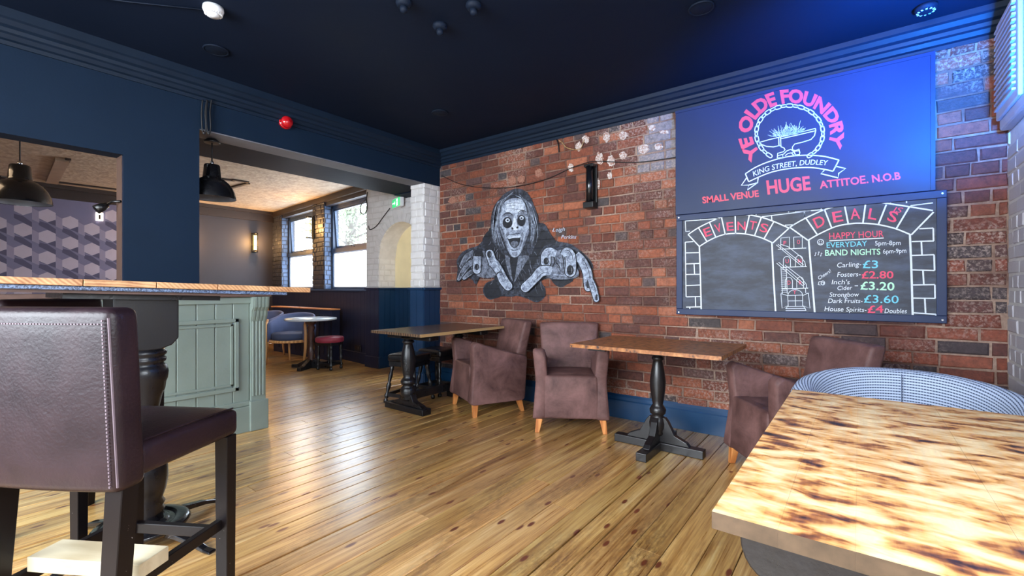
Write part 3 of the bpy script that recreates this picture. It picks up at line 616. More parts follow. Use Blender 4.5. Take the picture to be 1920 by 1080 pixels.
# far wall: charcoal part and wallpapered part
FY = 2.55
wf = struct('wall_far', MB().box(FX - 0.1, FX, YF, 4.6, 0, ZB), M['charcoal_wall'], label='charcoal far wall of the bar room')
struct('trim_17', MB().box(FX, FX + 0.05, YF, 4.5, ZB - 0.20, ZB - 0.06).box(FX, FX + 0.10, YF, 4.5, ZB - 0.06, ZB), M['dark_brown'], label='dark cove along the far wall')
hx = MB().box(FX, FX + 0.004, YF, FY, 0.9, ZB - 0.20); hxo = hx.build('wallpaper', M['hex_base'], wf)
lh, mh, dh, dk = MB(), MB(), MB(), MB()
cs, rs = 0.245, 0.31; w2_, h2_ = 0.088, 0.10
def quadx(m, pts, off): m.add([(FX + 0.004 + off, y, z) for y, z in pts], [tuple(range(len(pts)))])
for c in range(-2, 13):
    for r in range(-1, 10):
        y = -0.55 + c * cs; z = 0.85 + r * rs - c * 0.075
        if z > ZB - 0.32 or y > FY - 0.34 or z < 0.95: continue
        quadx(dh, [(y + w2_, z - 0.03), (y + w2_, z - 0.10), (y + cs + w2_, z - 0.22), (y + cs + w2_, z - 0.14)], 0.0008)
        quadx(dk, [(y - w2_, z - 0.09), (y, z - h2_ - 0.012), (y + w2_, z - 0.19), (y + w2_, z - 0.26), (y - w2_, z - 0.15)], 0.0012)
        quadx(mh, [(y + w2_, z + 0.02), (y + w2_ + 0.075, z - 0.03), (y + w2_ + 0.075, z - 0.19), (y + w2_, z - 0.15)], 0.0018)
        quadx(lh, [(y, z + h2_), (y + w2_, z + h2_ / 2), (y + w2_, z - h2_ / 2), (y, z - h2_), (y - w2_, z - h2_ / 2), (y - w2_, z + h2_ / 2)], 0.0026)
for m, k in ((dh, 'hex_dark'), (dk, 'hex_dark'), (mh, 'hex_mid'), (lh, 'hex_light')):
    o = m.build('wallpaper_pattern', M[k], hxo, fix=False)
# ceiling mouldings in the bar room
def czline(p, q, w, mat, d=0.025):
    a, b = on_z(ZB, *p), on_z(ZB, *q); dr = (b - a).normalized(); s = Vector((-dr.y, dr.x, 0)) * w / 2
    vs = [a - s, a + s, b + s, b - s]; m = MB(); m.add([v - Vector((0, 0, d)) for v in vs] + vs, [(0, 1, 2, 3), (7, 6, 5, 4), (0, 4, 5, 1), (1, 5, 6, 2), (2, 6, 7, 3), (3, 7, 4, 0)])
    return m
tr = struct('trim_18', czline((97, 340), (117, 297), 0.12, None, 0.04), M['ceil_trim'], label='ceiling moulding')
for a, b in (((103, 340), (222, 355)), ((103, 340), (128, 297)), ((436, 336), (466, 341)), ((466, 343), (430, 352)), ((0, 330), (12, 332)), ((380, 330), (440, 338))):
    czline(a, b, 0.05, None, 0.02).build('moulding', M['dark_brown'], tr)
# ================================================================ bar counter
CX = -3.80
bc = thing('bar_counter', 'sage green panelled bar counter with fluted pilaster under the serving hatch', 'bar counter', (CX, 1.70, 0))
MB().box(CX - 0.08, CX - 0.012, -1.4, 1.68, 0, 1.05).box(CX - 0.55, CX - 0.08, 1.29, 1.68, 0, 1.05).build('body', M['sage'], bc, world=True)
y = 1.585
while y > -1.35:
    MB().box(CX - 0.02, CX - 0.004, y - 0.117, y - 0.003, 0.2, 1.04).build('panel_board', M['sage'], bc, world=True, bevel=0.003, seg=1); y -= 0.12
def frame_rect(m, ya, yb, za, zb, w, d0, d1):
    m.box(CX + d0, CX + d1, ya, yb, za, za + w).box(CX + d0, CX + d1, ya, yb, zb - w, zb).box(CX + d0, CX + d1, ya, ya + w, za, zb).box(CX + d0, CX + d1, yb - w, yb, za, zb)
for ya, yb in ((0.15, 1.505), (-1.33, 0.02)):
    m = MB(); frame_rect(m, ya, yb, 0.33, 0.886, 0.03, -0.006, 0.010); m.build('panel_moulding', M['sage'], bc, world=True, bevel=0.004)
    m = MB(); frame_rect(m, ya + 0.04, yb - 0.04, 0.37, 0.846, 0.018, -0.006, 0.004); m.build('inner_moulding', M['sage'], bc, world=True, bevel=0.003)
MB().box(CX - 0.01, CX + 0.02, -1.4, 1.6, 0, 0.2).build('plinth', M['sage'], bc, world=True, bevel=0.006)
MB().box(CX - 0.01, CX + 0.012, -1.4, 1.6, 0.2, 0.24).build('plinth_moulding', M['sage'], bc, world=True, bevel=0.008)
MB().box(CX - 0.01, CX + 0.015, -1.4, 1.6, 1.0, 1.05).build('top_moulding', M['sage'], bc, world=True, bevel=0.005)
MB().box(CX - 0.02, CX + 0.014, 1.588, 1.70, 0.2, 1.05).build('pilaster', M['sage'], bc, world=True, bevel=0.003)
for k in range(4):
    MB().box(CX + 0.012, CX + 0.020, 1.597 + k * 0.025, 1.612 + k * 0.025, 0.27, 0.86).build('flute', M['sage'], bc, world=True, bevel=0.003, seg=1)
MB().box(CX - 0.02, CX + 0.034, 1.575, 1.715, 0, 0.235).build('pilaster_plinth', M['sage'], bc, world=True, bevel=0.008)
m = MB(); pr = [(CX + 0.014, 0.86), (CX + 0.03, 0.90), (CX + 0.035, 0.94), (CX + 0.06, 0.97), (CX + 0.065, 1.05), (CX - 0.02, 1.05), (CX - 0.02, 0.86)]
m.prism(pr, 1.585, 1.705, axis='y'); m.build('corbel', M['sage'], bc, world=True)
for k in range(4):
    MB().prism([(a + 0.007, b) for a, b in pr[:5]] + [(CX, 1.05), (CX, 0.86)], 1.595 + k * 0.027, 1.61 + k * 0.027, axis='y').build('corbel_flute', M['sage'], bc, world=True)
MB().box(CX - 0.08, CX + 0.05, -1.4, 1.73, 1.05, 1.085).box(CX - 0.62, CX - 0.08, 1.285, 1.73, 1.05, 1.085).build('countertop', M['brown_ply'], bc, world=True, bevel=0.006)
# ================================================================ tall table
TE = -2.30                                                       # its near edge
tt = thing('poseur_table', 'tall table with thick pine board top on a black turned pedestal', 'table', (-2.53, 0.605, 0))
tilt = Matrix.Translation((0, 0.6, 1.1447)) @ Matrix.Rotation(math.radians(-2.06), 4, 'X') @ Matrix.Translation((0, -0.6, -1.1447))
ys = [1.262, 1.050, 0.826, 0.600, 0.377, 0.150, -0.075]
for a, b in zip(ys[1:], ys[:-1]):
    o = MB().box(-2.95, TE, a + 0.0015, b - 0.0015, 1.120, 1.1445, tilt).build('tabletop_board', [M['beech'], M['end_grain']], tt, world=True, bevel=0.0015, seg=1)
    for p in o.data.polygons:
        if p.normal.x > 0.9: p.material_index = 1
MB().box(-2.92, TE - 0.02, 0.155, 1.150, 1.103, 1.120, tilt).build('edging_board', M['speckle'], tt, world=True, bevel=0.004)
MB().box(-2.90, TE - 0.035, 0.155, 1.0, 1.092, 1.103, tilt).build('under_board', M['brown_ply'], tt, world=True)
MB().box(-2.92, TE - 0.03, -0.06, 0.14, 1.085, 1.119, tilt).build('under_board', M['brown_ply'], tt, world=True)
MB().box(-2.80, -2.42, 0.34, 0.88, 1.070, 1.092, tilt).build('mounting_plate', M['black_wood'], tt, world=True)
RB = Matrix.Translation((-2.53, 0.605, 0)) @ Matrix.Rotation(math.radians(92), 4, 'Z')
m = MB(); pr = [(-0.115, 1.085), (0.115, 1.085), (0.115, 0.895), (0.09, 0.865), (0.05, 0.850), (0, 0.846), (-0.05, 0.850), (-0.09, 0.865), (-0.115, 0.895)]
m.prism(pr, -0.08, 0.08, axis='y', T=RB); m.build('block', M['worn_black'], tt, world=True, bevel=0.006)
prof = [(0.075, 0.085), (0.082, 0.10), (0.076, 0.115), (0.084, 0.13), (0.076, 0.145), (0.085, 0.16), (0.074, 0.178), (0.088, 0.22), (0.096, 0.27), (0.094, 0.32), (0.074, 0.385), (0.060, 0.43), (0.055, 0.50), (0.060, 0.57), (0.074, 0.64), (0.085, 0.67), (0.088, 0.70),
        (0.094, 0.715), (0.097, 0.745), (0.090, 0.775), (0.078, 0.785), (0.088, 0.795), (0.090, 0.808), (0.080, 0.815), (0.090, 0.825), (0.092, 0.838), (0.084, 0.846), (0.070, 0.86)]
MB().lathe(prof, 32, (-2.53, 0.605, 0)).build('turned_column', M['black_wood'], tt, world=True, fix=False)
MB().lathe([(0.17, 0.055), (0.18, 0.07), (0.172, 0.082), (0.13, 0.088), (0.12, 0.08), (0.10, 0.086), (0.09, 0.095)], 32, (-2.53, 0.605, 0)).build('base_disc', M['steel_black'], tt, world=True, fix=False)
for k in range(4):
    a = math.radians(22 + 90 * k); d = Vector((math.cos(a), math.sin(a), 0)); c0 = Vector((-2.53, 0.605, 0)); m = MB()
    nn = Vector((-d.y, d.x, 0)); prev = None; vs = []
    for t, z, w, h in ((0.12, 0.062, 0.05, 0.03), (0.2, 0.055, 0.04, 0.026), (0.3, 0.035, 0.032, 0.022), (0.36, 0.014, 0.03, 0.016), (0.40, 0.011, 0.036, 0.012)):
        for s1, s2 in ((-1, -1), (1, -1), (1, 1), (-1, 1)): vs.append(c0 + d * t + nn * (s1 * w / 2) + Vector((0, 0, z + s2 * h / 2)))
    fs = [(3, 2, 1, 0), (16, 17, 18, 19)]
    for i in range(4):
        for j in range(4): fs.append((i * 4 + j, i * 4 + (j + 1) % 4, i * 4 + 4 + (j + 1) % 4, i * 4 + 4 + j))
    m.add(vs, fs); m.build('foot', M['steel_black'], tt, world=True, bevel=0.005)
# ================================================================ bar stools
def cushion(x0, x1, y0, y1, z0, z1, dome=0.0, n=6):
    """soft box: grid top that domes, rounded by its bevel"""
    m = MB(); vs = []; fs = []
    for j in range(n + 1):
        for i in range(n + 1):
            u, v = i / n, j / n; vs.append((x0 + (x1 - x0) * u, y0 + (y1 - y0) * v, z1 + dome * (1 - (2 * u - 1) ** 4) * (1 - (2 * v - 1) ** 4)))
    for j in range(n):
        for i in range(n): a = j * (n + 1) + i; fs.append((a, a + 1, a + n + 2, a + n + 1))
    k = len(vs); per = [i for i in range(n + 1)] + [(j + 1) * (n + 1) - 1 for j in range(1, n + 1)] + [n * (n + 1) + i for i in range(n - 1, -1, -1)] + [j * (n + 1) for j in range(n - 1, 0, -1)]
    bot = []
    for p in per: vs.append((vs[p][0], vs[p][1], z0)); bot.append(len(vs) - 1)
    for a in range(len(per)): b = (a + 1) % len(per); fs.append((per[a], bot[a], bot[b], per[b]))
    fs.append(tuple(bot[::-1])); m.add(vs, fs, True); return m
def make_stool(label, loc, rz):
    t = thing('bar_stool', label, 'bar stool', loc, rz, 'leather bar stools at the tall table')
    w = 0.205
    s = cushion(-w, w, -0.365, 0.02, 0.61, 0.700, 0.014); s.build('seat', M['leather'], t, bevel=0.022, seg=4)
    # back: slab built upright behind the seat, leaning slightly
    m = MB(); vs = []; fs = []; nx, nz = 6, 6
    for side, yy in ((0, 0.0), (1, 0.085)):
        for j in range(nz + 1):
            for i in range(nx + 1):
                u, v = i / nx * 2 - 1, j / nz; x = u * (w + 0.012 - 0.004 * v); z = 0.595 + 0.475 * v
                bow = 0.012 * (1 - u * u) * (1 if side else -0.4); vs.append((x, yy + bow + 0.02 * v, z))
    K = (nx + 1) * (nz + 1)
    for sd in (0, 1):
        for j in range(nz):
            for i in range(nx): a = sd * K + j * (nx + 1) + i; fs.append((a, a + 1, a + nx + 2, a + nx + 1))
    per = [i for i in range(nx + 1)] + [(j + 1) * (nx + 1) - 1 for j in range(1, nz + 1)] + [nz * (nx + 1) + i for i in range(nx - 1, -1, -1)] + [j * (nx + 1) for j in range(nz - 1, 0, -1)]
    for a in range(len(per)): b = (a + 1) % len(per); fs.append((per[a], per[b], per[b] + K, per[a] + K))
    m.add(vs, fs, True); bk = m.build('backrest', M['leather'], t, bevel=0.024, seg=4)
    # seams
    sm = MB()
    for sx in (-1, 1):
        for off in (0.0,):
            pts = [(sx * (w + 0.008 - 0.004 * v), 0.083 + 0.02 * v + 0.002, 0.615 + 0.43 * v) for v in [k / 12 for k in range(13)]]; sm.tube(pts, 0.0028, 5)
            for k in range(46):
                v = k / 46; z = 0.615 + 0.43 * v; sm.box(sx * (w - 0.008) - 0.0018, sx * (w - 0.008) + 0.0018, 0.0885 + 0.02 * v, 0.0925 + 0.02 * v, z, z + 0.0055)
    for k in range(44):
        x = -w + 0.02 + k * (2 * w - 0.04) / 44; sm.box(x, x + 0.005, 0.1035 + 0.012 * (1 - (x / w) ** 2) - 0.0015, 0.1065 + 0.012 * (1 - (x / w) ** 2), 1.028, 1.0315)
    sm.build('stitching', M['stitch'], bk)
    sp = MB().tube([(w - 0.012, 0.0, 0.704), (w - 0.008, -0.15, 0.708), (w - 0.008, -0.28, 0.708), (w - 0.014, -0.350, 0.702)], 0.0028, 5).tube([(-w + 0.012, 0.0, 0.704), (-w + 0.008, -0.15, 0.708), (-w + 0.014, -0.350, 0.702)], 0.0028, 5)
    sp.build('seat_piping', M['leather'], t)
    lw = 0.046
    for sx in (-1, 1):
        MB().frustum(sx * (w - lw / 2 - 0.006), -0.335, 0, 0.612, 0.040, 0.040, lw, lw).build('leg', M['stool_black'], t, bevel=0.002, seg=1)
        MB().frustum(sx * (w - lw / 2 - 0.002), 0.085, 0, 0.612, 0.042, 0.044, lw + 0.004, lw + 0.004, 0, -0.045).build('leg', M['stool_black'], t, bevel=0.002, seg=1)
        MB().box(sx * (w - 0.038) - 0.011, sx * (w - 0.038) + 0.011, -0.325, 0.06, 0.295, 0.330).build('stretcher', M['stool_black'], t, bevel=0.002, seg=1)
    MB().box(-w + 0.03, w - 0.03, -0.347, -0.323, 0.26, 0.295).build('stretcher', M['stool_black'], t, bevel=0.002, seg=1)
    MB().box(-w + 0.03, w - 0.03, 0.055, 0.078, 0.24, 0.275).build('stretcher', M['stool_black'], t, bevel=0.002, seg=1)
    return t
f1 = (-0.52, 0.854)
ST1 = (-1.716, 0.27)
s1 = make_stool('dark brown leather bar stool nearest the camera, raw pine offcut laid across its footrails', (ST1[0], ST1[1], 0), face(*f1))
f2 = (0.88, 0.47)
s2 = dup(s1, (-3.01, 0.415, 0), face(*f2), 'dark brown leather bar stool on the far side of the tall table, mostly hidden')
# the offcut rests across the side rails of the near stool
R1 = Matrix.Translation((ST1[0], ST1[1], 0)) @ Matrix.Rotation(face(*f1), 4, 'Z')
oc = MB().box(-0.195, 0.150, -0.085, 0.008, 0.3305, 0.372).build('wood_offcut', M['new_pine'], None, bevel=0.002); oc.matrix_world = R1
tag(oc, 'pale raw pine offcut lying across the footrails of the nearest bar stool', 'wood block')
# ================================================================ tub armchairs
def round_poly(pts, r=0.03, n=4):
    out = []; k = len(pts)
    for i in range(k):
        p0, p1, p2 = Vector(pts[i - 1] + (0,)), Vector(pts[i] + (0,)), Vector(pts[(i + 1) % k] + (0,))
        a = (p0 - p1); b = (p2 - p1); rr = min(r, a.length * 0.45, b.length * 0.45); a.normalize(); b.normalize()
        A, B = p1 + a * rr, p1 + b * rr
        for j in range(n + 1): t = j / n; q_ = A * (1 - t) ** 2 + p1 * 2 * t * (1 - t) + B * t * t; out.append((q_.x, q_.y))
    return out
def make_armchair(label, loc, rz, mat):
    t = thing('armchair', label, 'armchair', loc, rz, 'brown suede tub armchairs along the brick wall')
    W2 = 0.295
    for sx in (-1, 1):
        # arm: side profile, outer face flares out towards the floor and the front
        prof = round_poly([(-0.335, 0.11), (0.20, 0.11), (0.235, 0.50), (0.0, 0.56), (-0.285, 0.655), (-0.315, 0.625), (-0.30, 0.40)], 0.035, 4)
        m = MB(); n = len(prof); vs = []
        lay = [(0.0, 0.96), (0.018, 1.0), (0.075, 1.0), (0.095, 0.96)]
        cy, cz = -0.05, 0.36
        for li, (d, sc) in enumerate(lay):
            for (yy, zz) in prof:
                xo = W2 - 0.022 * math.sin(PI * min(1, max(0, (zz - 0.11)) / 0.53)) - d
                if li >= 2: xo -= 0.0
                vs.append((sx * xo, cy + (yy - cy) * sc, cz + (zz - cz) * (sc if zz > 0.2 else 1)))
        fs = [tuple(range(n)), tuple(range(3 * n, 4 * n))[::-1]]
        for li in range(3):
            for i in range(n): fs.append((li * n + i, li * n + (i + 1) % n, (li + 1) * n + (i + 1) % n, (li + 1) * n + i))
        m.add(vs, fs, True); m.build('arm', mat, t, bevel=0.006, seg=2)
    x = W2 - 0.085
    m = MB().frustum(0, -0.262, 0.115, 0.445, 2 * x + 0.025, 0.12, 2 * x - 0.015, 0.11, 0, 0.008); m.build('front_panel', mat, t, bevel=0.02, seg=4, smooth=True)
    MB().box(-x, x, -0.22, 0.18, 0.115, 0.37).build('base', mat, t, bevel=0.01)
    cushion(-x + 0.004, x - 0.004, -0.285, 0.14, 0.36, 0.435, 0.020).build('seat_cushion', mat, t, bevel=0.02, seg=4)
    # back: leans, slightly wider at the top
    m = MB(); vs = []; nx, nz = 6, 7
    for yy, sd in ((0.0, -1), (0.115, 1)):
        for j in range(nz + 1):
            for i in range(nx + 1):
                u = i / nx * 2 - 1; v = j / nz; ww_ = 0.218 + 0.042 * v; z = 0.30 + 0.52 * v - 0.006 * u * u
                vs.append((u * ww_, 0.085 + yy * (1 - 0.25 * v) + 0.125 * v + sd * 0.014 * (1 - u * u) * math.sin(PI * min(1, v + 0.1)), z))
    K = (nx + 1) * (nz + 1); fs = []
    for sd in (0, 1):
        for j in range(nz):
            for i in range(nx): a = sd * K + j * (nx + 1) + i; fs.append((a, a + 1, a + nx + 2, a + nx + 1))
    per = [i for i in range(nx + 1)] + [(j + 1) * (nx + 1) - 1 for j in range(1, nz + 1)] + [nz * (nx + 1) + i for i in range(nx - 1, -1, -1)] + [j * (nx + 1) for j in range(nz - 1, 0, -1)]
    for a in range(len(per)): b = (a + 1) % len(per); fs.append((per[a], per[b], per[b] + K, per[a] + K))
    m.add(vs, fs, True); m.build('backrest', mat, t, bevel=0.024, seg=4)
    MB().box(-x, x, 0.12, 0.195, 0.11, 0.5).build('back_panel', mat, t, bevel=0.02, seg=3)
    for sx in (-1, 1):
        MB().frustum(sx * (W2 - 0.035), -0.285, 0, 0.115, 0.034, 0.034, 0.052, 0.048, -sx * 0.018, 0.01).build('leg', M['tan_leg'], t, bevel=0.004)
        MB().frustum(sx * (W2 - 0.045), 0.185, 0, 0.115, 0.032, 0.034, 0.046, 0.050, -sx * 0.01, -0.035).build('leg', M['tan_leg'], t, bevel=0.004)
    return t
def place(front_centre, f, d=0.30): return (front_centre[0] - f[0] * d, front_centre[1] - f[1] * d, 0)
fm = Vector((0.53, -0.85)).normalized()
ac = make_armchair('brown suede tub armchair facing the room, between the trestle table and the scorched table', place((-1.765, 3.055), fm), face(*fm), M['suede'])
fl_ = Vector((-0.44, -0.90)).normalized()
dup(ac, (-2.755, 3.30, 0), face(*fl_), 'brown suede tub armchair turned side-on at the end of the trestle table')
fr_ = Vector((-0.80, -0.60)).normalized()
dup(ac, (-0.27, 3.14, 0), face(*fr_), 'brown suede tub armchair behind the big scorched table, beside the striped chair')
# ================================================================ striped tub chair
st = thing('tub_chair', 'rounded tub chair in ribbed grey-blue fabric behind the scorched table', 'tub chair', (0.15, 2.40, 0))
def shell(name, R, ri, a0, a1, zf, z0, parent, mat, cx=0.15, cy=2.40, n=40, uv=True, sy=1.0):
    vs = []; fs = []; uvs = []
    prof = lambda zt: [(R, z0), (R + 0.012, z0 + (zt - z0) * 0.5), (R + 0.01, zt - 0.04), (R - 0.006, zt - 0.012), ((R + ri) / 2, zt), (ri + 0.012, zt - 0.012), (ri, zt - 0.04), (ri - 0.012, z0 + (zt - z0) * 0.45), (ri - 0.004, z0)]
    K = 9
    for i in range(n + 1):
        a = a0 + (a1 - a0) * i / n; zt = zf(abs(2 * i / n - 1))
        ds = 0
        P = prof(zt)
        for j, (r, z) in enumerate(P):
            if j: ds += math.hypot(P[j][0] - P[j - 1][0], P[j][1] - P[j - 1][1])
            vs.append((cx + r * math.sin(a), cy + sy * r * math.cos(a), z)); uvs.append((a * R / 0.012, (ds if j < 4 else ds) / 0.0125))
    for i in range(n):
        for j in range(K): 
            k2 = (j + 1) % K; fs.append((i * K + j, (i + 1) * K + j, (i + 1) * K + k2, i * K + k2))
    fs += [tuple(range(K)), tuple(n * K + k for k in range(K))[::-1]]
    m = MB(); m.add(vs, fs, True); o = m.build(name, mat, parent, world=True, fix=True)
    ul = o.data.uv_layers.new(name='UVMap')
    for lp in o.data.loops: ul.data[lp.index].uv = uvs[lp.vertex_index]
    return o
shell('shell', 0.39, 0.315, math.radians(-118), math.radians(118), lambda t: 0.748 - 0.10 * t ** 2.2, 0.12, st, M['stripe'])
MB().lathe([(0.30, 0.14), (0.312, 0.40), (0.30, 0.43), (0.0001, 0.445)], 32, (0.15, 2.38, 0)).build('seat', M['stripe'], st, world=True, fix=False)
MB().box(0.149, 0.152, 2.40 + 0.300, 2.40 + 0.306, 0.45, 0.73).build('seam', M['blue_seat'], st, world=True)
for sx, sy in ((-1, -1), (1, -1), (-1, 1), (1, 1)):
    MB().lathe([(0.018, 0), (0.024, 0.14)], 10, (0.15 + sx * 0.22, 2.40 + sy * 0.22, 0)).build('leg', M['black_wood'], st, world=True)
# ================================================================ near scorched table
nt = thing('dining_table', 'large scorched pine table in the right foreground with a black underframe', 'table', (0.16, 1.38, 0))
xs_ = [-0.195, -0.10, -0.005, 0.09, 0.185, 0.28, 0.375, 0.47, 0.535]
for a, b in zip(xs_[:-1], xs_[1:]):
    MB().box(a + 0.00005, b - 0.00005, 0.80, 1.945, 0.722, 0.750 - 0.0003 * (int(b * 1000) % 2)).build('tabletop_plank', [M['burnt_near'], M['aged_shaded_end']], nt, world=True)
for o in nt.children:
    if o.name.startswith('tabletop_plank'):
        for p in o.data.polygons:
            if abs(p.normal.z) < 0.5: p.material_index = 1
prf = [(-0.165, 0.722), (0.50, 0.722), (0.50, 0.66), (0.42, 0.625), (-0.08, 0.625), (-0.15, 0.655)]
for yy in (0.835, 1.80):
    MB().prism(round_poly(prf, 0.04, 4), yy, yy + 0.035, axis='y').build('end_rail', M['black_wood'], nt, world=True, bevel=0.003)
for xx in (-0.09, 0.42):
    MB().box(xx, xx + 0.022, 0.86, 1.82, 0.655, 0.722).build('side_rail', M['black_wood'], nt, world=True)
MB().lathe([(0.05, 0.06), (0.06, 0.12), (0.045, 0.16), (0.06, 0.22), (0.035, 0.34), (0.05, 0.46), (0.03, 0.56), (0.05, 0.62), (0.05, 0.66)], 20, (0.17, 1.38, 0)).build('column', M['black_wood'], nt, world=True)
MB().box(-0.16, 0.50, 1.34, 1.42, 0, 0.07).box(0.13, 0.21, 1.02, 1.74, 0, 0.069).build('base_foot', M['black_wood'], nt, world=True, bevel=0.006)
MB().box(0.12, 0.22, 0.86, 1.82, 0.66, 0.70).build('top_bearer', M['black_wood'], nt, world=True)
# ================================================================ square scorched table by the wall
def column_profile(k=1.0):
    return [(0.040, 0.10), (0.050, 0.115), (0.046, 0.135), (0.055, 0.15), (0.058, 0.185), (0.050, 0.22), (0.036, 0.235), (0.052, 0.25), (0.056, 0.275), (0.045, 0.295), (0.034, 0.31), (0.040, 0.34), (0.052, 0.42), (0.054, 0.47), (0.045, 0.54), (0.034, 0.60), (0.030, 0.615), (0.042, 0.625), (0.042, 0.638), (0.032, 0.645), (0.036, 0.665)]
t2 = thing('dining_table', 'square scorched brown table on a black turned pedestal with cross feet', 'table', (-1.12, 3.14, 0))
xs_ = [-1.55, -1.36, -1.17, -0.98, -0.79, -0.60]
for a, b in zip(xs_[:-1], xs_[1:]):
    MB().box(a + 0.00005, b - 0.00005, 2.67, 3.36, 0.722, 0.745).build('tabletop_plank', M['burnt_mid'], t2, world=True)
MB().box(-1.45, -1.33, 2.74, 2.78, 0.702, 0.722).box(-1.4, -0.75, 3.09, 3.19, 0.70, 0.722).build('bearer', M['black_wood'], t2, world=True)
MB().box(-1.175, -1.065, 3.085, 3.195, 0.655, 0.70).build('block', M['worn_black'], t2, world=True, bevel=0.003)
MB().lathe(column_profile(), 24, (-1.12, 3.14, 0)).build('column', M['worn_black'], t2, world=True, fix=False)
for k in range(4):
    a = PI / 2 * k; T = Matrix.Translation((-1.12, 3.14, 0)) @ Matrix.Rotation(a, 4, 'Z')
    MB().box(0.0 if k % 2 == 0 else 0.035, 0.31, -0.035, 0.035, 0, 0.055, T).build('foot', M['worn_black'], t2, world=True, bevel=0.004)
    MB().prism([(0.0, 0.055), (0.22, 0.055), (0.20, 0.08), (0.12, 0.115), (0.075, 0.20), (0.055, 0.225), (0.0, 0.225)], -0.022, 0.022, axis='y', T=T).build('bracket', M['worn_black'], t2, world=True, bevel=0.003)
# ================================================================ trestle table
t1 = thing('trestle_table', 'long brown table on two black turned trestles in the corner', 'table', (-3.27, 3.0, 0))
xs_ = [-3.45, -3.235, -3.02, -2.80]
for a, b in zip(xs_[:-1], xs_[1:]):
    MB().box(a + 0.0004, b - 0.0004, 2.45, 3.52, 0.722, 0.745).build('tabletop_plank', M['old_wood'], t1, world=True)
MB().box(-2.80, -2.788, 2.45, 3.52, 0.722, 0.746).build('edge_strip', M['edge_wood'], t1, world=True)
MB().box(-3.36, -3.18, 2.56, 3.48, 0.68, 0.721).build('bearer', M['black_wood'], t1, world=True)
big = [(r * 1.25, z) for r, z in column_profile()]
for yy in (2.72, 3.38):
    MB().box(-3.42, -2.92, yy - 0.055, yy + 0.055, 0.66, 0.70).build('top_bracket', M['black_wood'], t1, world=True, bevel=0.01)
    MB().lathe([(r, z + 0.0) for r, z in big], 24, (-3.27, yy, 0)).build('column', M['black_wood'], t1, world=True, fix=False)
    MB().box(-3.55 if yy < 3 else -3.40, -3.02, yy - 0.05, yy + 0.05, 0, 0.055).build('foot', M['black_wood'], t1, world=True, bevel=0.006)
    MB().prism([(-3.49 if yy < 3 else -3.39, 0.055), (-3.05, 0.055), (-3.08, 0.075), (-3.17, 0.10), (-3.20, 0.16), (-3.34, 0.16), (-3.37, 0.10), (-3.46 if yy < 3 else -3.38, 0.075)], yy - 0.03, yy + 0.03, axis='y').build('bracket', M['black_wood'], t1, world=True, bevel=0.004)
MB().box(-3.295, -3.245, 2.72, 3.38, 0.10, 0.17).build('stretcher', M['black_wood'], t1, world=True, bevel=0.004)
# low stools under it
def turned_leg(t, p0, p1, mat):
    p0, p1 = Vector(p0), Vector(p1); d = (p1 - p0); L = d.length; T = Matrix.Translation(p0) @ d.to_track_quat('Z', 'Y').to_matrix().to_4x4()
    prof = [(0.020, 0.0), (0.022, 0.03 / 0.4 * L), (0.012, 0.1 * L), (0.021, 0.14 * L), (0.024, 0.2 * L), (0.013, 0.26 * L), (0.016, 0.32 * L), (0.022, 0.40 * L), (0.022, 0.48 * L), (0.013, 0.53 * L), (0.018, 0.60 * L), (0.021, 0.72 * L), (0.015, 0.82 * L), (0.020, 0.86 * L), (0.020, L)]
    MB().lathe(prof, 12, (0, 0, 0), T).build('leg', mat, t, fix=False)
def low_stool(label, loc, rz, seatmat, rnd=False, group=None, w=0.165, h=0.47):
    t = thing('low_stool', label, 'stool', loc, rz, group)
    if rnd: MB().lathe([(w * 0.96, h - 0.075), (w * 1.04, h - 0.065), (w * 1.05, h - 0.02), (w * 0.98, h - 0.004), (0.0001, h + 0.004)], 28).build('seat', seatmat, t, fix=False)
    else: cushion(-w, w, -w * 0.85, w * 0.85, h - 0.07, h, 0.012).build('seat', seatmat, t, bevel=0.02, seg=3)
    a = w * (0.62 if rnd else 0.78); s = 1.0 if rnd else 1.35
    MB().box(-a - 0.02, a + 0.02, -a * 0.9 - 0.02, a * 0.9 + 0.02, h - 0.115, h - 0.07).build('apron', M['black_wood'], t, bevel=0.004)
    for sx in (-1, 1):
        for sy in (-1, 1):
            turned_leg(t, (sx * a * s, sy * a * 0.9 * s, 0.0), (sx * a * 0.95, sy * a * 0.85, h - 0.10), M['black_wood'])
    q_ = a * (1 + (s - 1) * 0.75); b = q_ * 0.9
    for sx in (-1, 1):
        MB().box(sx * q_ - 0.011, sx * q_ + 0.011, -b, b, 0.06, 0.09).build('stretcher', M['black_wood'], t)
        MB().box(-q_, q_, sx * b - 0.011, sx * b + 0.011, 0.06, 0.09).build('stretcher', M['black_wood'], t)
    return t
ls = low_stool('black padded low stool tucked under the trestle table, nearer the room', (-3.56, 2.98, 0), 0.25, M['black_wood'], group='black low stools under the trestle table')
dup(ls, (-3.61, 3.41, 0), 0.05, 'black padded low stool tucked under the trestle table, against the brick wall')
